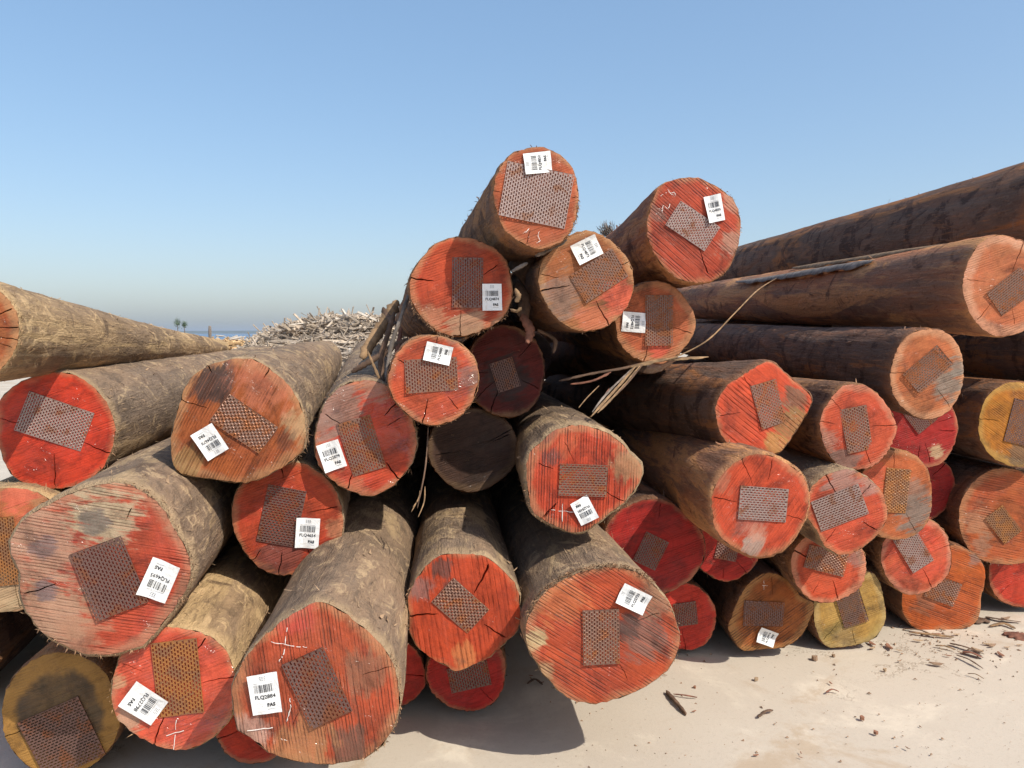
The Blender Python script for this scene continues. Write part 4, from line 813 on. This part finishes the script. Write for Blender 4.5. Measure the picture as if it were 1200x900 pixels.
gstick('bark_sliver', [(1128, 765), (1140, 768), (1152, 772)], .03, 'red', 'wide reddish bark piece next to the straight dark sliver', 45)
gstick('bark_sliver', [(1065, 742), (1090, 746), (1118, 748)], .016, 'tan', 'long pale bark sliver along the foot of the ridged orange end', 46)
gstick('bark_sliver', [(1060, 738), (1078, 741), (1094, 746)], .014, 'brown', 'dark bark sliver crossing the long pale one', 47)
gstick('bark_sliver', [(1142, 731), (1150, 727), (1158, 731)], .05, 'brown', 'bent brown bark flake against the ridged orange end', 48)
gstick('bark_sliver', [(1178, 742), (1190, 746), (1206, 750)], .07, 'red', 'large curled reddish bark plate at the foot of the brick-orange end', 49)
gstick('bark_sliver', [(1155, 724), (1172, 728), (1196, 730)], .03, 'brown', 'long dark bark flake in the shade of the brick-orange end', 50)
gstick('bark_sliver', [(1160, 735), (1176, 733), (1190, 738)], .02, 'tan', 'pale bark flake beside the large curled reddish plate', 51)
gstick('bark_sliver', [(1096, 758), (1108, 760), (1120, 763)], .012, 'tan', 'small pale sliver behind the dark fibrous bark piece', 52)
gstick('bark_sliver', [(968, 813), (975, 811), (983, 812)], .008, 'red', 'tiny reddish sliver on the open concrete', 53)
gstick('bark_sliver', [(1134, 791), (1143, 793), (1153, 797)], .006, 'tan', 'thin tan splinter nearest the open concrete', 54)
gstick('bark_sliver', [(618, 803), (627, 799), (636, 804)], .012, 'brown', 'crumpled brown bark shred under the grooved log', 55)
# crumbs nobody could count
rng = np.random.default_rng(77); V = []; Fc = []
for k in range(420):
    if k < 190: p = on_ground(rng.uniform(640, 1200), rng.uniform(745, 900))
    else: p = on_ground(rng.normal(1110, 50), max(722, rng.normal(752, 14)))
    s = .0012 + .0035 * rng.uniform() ** 3; a = rng.uniform(0, 6.28); e = rng.uniform(.8, 3); ca, sa = math.cos(a), math.sin(a); m = len(V)
    for (x, y, z) in ((-1, -1, 0), (1, -1, 0), (0, 1, 0), (0, 0, 1.0)): V.append((p.x + s * (x * e * ca - y * sa), p.y + s * (x * e * sa + y * ca), -.002 + z * s * 1.6))
    Fc += [(m, m + 1, m + 3), (m + 1, m + 2, m + 3), (m + 2, m, m + 3)]
tag(mesh('bark_dust', V, Fc, CHIPMAT[0]), 'fine bark crumbs strewn over the concrete', 'bark crumbs', None, 'stuff')

# ================================================================== BEYOND THE PILE
def slat(rng, V, Fc, c, ln, w, t):
    d = rng.normal(0, 1, 3) * (1, .6, .28); d /= np.linalg.norm(d); s = np.cross(d, rng.normal(0, 1, 3)); s /= np.linalg.norm(s); u = np.cross(d, s); m = len(V)
    for a in (-1, 1):
        for (b, e) in ((-1, -1), (1, -1), (1, 1), (-1, 1)): V.append(c + d * ln * a / 2 + s * w * b / 2 + u * t * e / 2)
    Fc += [(m, m + 3, m + 2, m + 1), (m + 4, m + 5, m + 6, m + 7)] + [(m + k, m + (k + 1) % 4, m + 4 + (k + 1) % 4, m + 4 + k) for k in range(4)]
SCRAP = [plain('bleached_scrap_wood', (.50, .40, .30), .85, .35, 3), plain('grey_scrap_wood', (.36, .29, .225), .85, .35, 3), plain('pale_scrap_wood', (.56, .49, .41), .85, .2, 3)]
HX, HY = -5.15, 23.0
def heap_h(x): return float(np.interp(x, [-2.2, -1.7, -1.0, -.3, .4, 1.2, 2.0, 3.2, 4.5], [1.15, 1.5, 1.76, 1.93, 2.0, 1.95, 1.86, 1.7, 1.2]))
rng = np.random.default_rng(12)
for part in range(2):
    V = []; Fc = []
    for k in range(3400):
        x = rng.uniform(-2.1, 4.6); y = rng.normal(0, .8) if k % 3 else rng.uniform(-5, 0); z = heap_h(x) * max(.12, 1 - (.16 if y > -1.6 else .26) * abs(y) / 1.6) - abs(rng.normal(0, .28)) * (1 if y > -1.6 else .4) - .06
        slat(rng, V, Fc, np.array((HX + x, HY + y, max(.05, z))), rng.uniform(.2, .85), rng.uniform(.02, .065), rng.uniform(.010, .025))
    tag(mesh('scrap_wood_heap', V, Fc, SCRAP[part]), ('heap of bleached scrap wood standing behind the log pile', 'grey scrap wood mixed through the bleached heap')[part], 'scrap wood', None, 'stuff')
for k in range(42):
    V = []; Fc = []; x = rng.uniform(-2.0, 3.4); slat(rng, V, Fc, np.zeros(3), rng.uniform(.5, 1.3), rng.uniform(.04, .08), .025)
    o = mesh('scrap_slat', V, Fc, SCRAP[2 if k % 3 else 0]); o.location = (HX + x, HY - rng.uniform(.5, 1.2), heap_h(x) - rng.uniform(.12, .55))
    tag(o, 'loose pale slat sticking out of the scrap wood heap', 'slat', 'loose slats on the scrap wood heap')
V = []; Fc = []
for k in range(700):
    x = rng.uniform(-14.5, -9.5); slat(rng, V, Fc, np.array((x, 38 + rng.normal(0, .8), max(.05, .95 - abs(rng.normal(0, .3))))), rng.uniform(.3, 1.0), rng.uniform(.05, .14), .05)
tag(mesh('offcut_heap', V, Fc, plain('offcut_wood', (.55, .36, .18), .85, .4, 2)), 'low heap of orange offcuts near the water', 'scrap wood', None, 'stuff')
V = []; Fc = []
for k in range(120):
    x = rng.uniform(-14.5, -10); slat(rng, V, Fc, np.array((x, 38.5 + rng.normal(0, .6), 1.0 + rng.normal(0, .12))), rng.uniform(.3, .9), rng.uniform(.05, .12), .03)
tag(mesh('white_scrap', V, Fc, SCRAP[2]), 'white scrap pieces on top of the orange offcuts', 'scrap', None, 'stuff')
# upright post and two young trees
pb = at(246, 390, 30); V = []; Fc = []
nr = [.055, .06, .058, .062, .05]; zs = [0, .5, 1.0, 1.45, 1.66]
for r_, z_ in zip(nr, zs):
    for k in range(10): V.append((r_ * math.cos(.628 * k), r_ * math.sin(.628 * k), z_))
for i in range(4): Fc += [(10 * i + k, 10 * i + (k + 1) % 10, 10 * i + 10 + (k + 1) % 10, 10 * i + 10 + k) for k in range(10)]
Fc.append(tuple(range(40, 50)))
o = mesh('wooden_post', V, Fc, STRIP['grey'], None, True); o.location = (pb.x, pb.y, 0); tag(o, 'weathered wooden post standing upright by the offcut heap', 'post')
LEAF = plain('leaf_green', (.06, .10, .035), .7, .4, 2)
for k, (px, py, d, hh, lab) in enumerate([(208, 379, 95, .75, 'taller young tree with a round crown by the water'), (216, 381, 97, .6, 'shorter young tree next to the taller one by the water')]):
    top = at(px, py, d); root = empty('young_tree', Matrix.Translation((top.x, top.y, 0))); tag(root, lab, 'tree', 'young trees by the water')
    V = []; Fc = []; H_ = top.z
    for i in range(5):
        for j in range(6): V.append(((.07 - .011 * i) * math.cos(j * 1.047) + .05 * math.sin(i), (.07 - .011 * i) * math.sin(j * 1.047), H_ * i / 4))
    for i in range(4): Fc += [(6 * i + j, 6 * i + (j + 1) % 6, 6 * i + 6 + (j + 1) % 6, 6 * i + 6 + j) for j in range(6)]
    mesh('trunk', V, Fc, STRIP['brown'], root)
    V = []; Fc = []; r_ = np.random.default_rng(k)
    for _ in range(420):
        c = r_.normal(0, .4, 3) * (hh * .62, hh * .62, hh * .8) + (0, 0, H_ + .05); a = r_.normal(0, 1, 3); a /= np.linalg.norm(a); b = np.cross(a, r_.normal(0, 1, 3)); b /= np.linalg.norm(b); s_ = r_.uniform(.03, .08); m = len(V)
        V += [c - a * s_, c + b * s_ * .5, c + a * s_, c - b * s_ * .5]; Fc.append((m, m + 1, m + 2, m + 3))
    mesh('crown', V, Fc, LEAF, root)

# ================================================================== THE AIR OVER THE WATER
def haze():
    x0, x1, y0, y1, z0, z1 = -7000, 7000, -80, 7000, -3.0, 24.0
    V = [(x, y, z) for z in (z0, z1) for (x, y) in ((x0, y0), (x1, y0), (x1, y1), (x0, y1))]
    Fc = [(0, 3, 2, 1), (4, 5, 6, 7)] + [(k, (k + 1) % 4, 4 + (k + 1) % 4, 4 + k) for k in range(4)]
    m = bpy.data.materials.new('sea_air'); m.use_nodes = True; nt = m.node_tree; nt.nodes.clear()
    o = nt.nodes.new('ShaderNodeOutputMaterial'); v = nt.nodes.new('ShaderNodeVolumePrincipled')
    v.inputs['Color'].default_value = (.80, .88, 1.0, 1); v.inputs['Density'].default_value = .00030; v.inputs['Anisotropy'].default_value = .2
    nt.links.new(v.outputs[0], o.inputs['Volume'])
    h = mesh('haze', V, Fc, m); tag(h, 'thin pale sea haze over the yard', None, None, 'stuff')
haze()
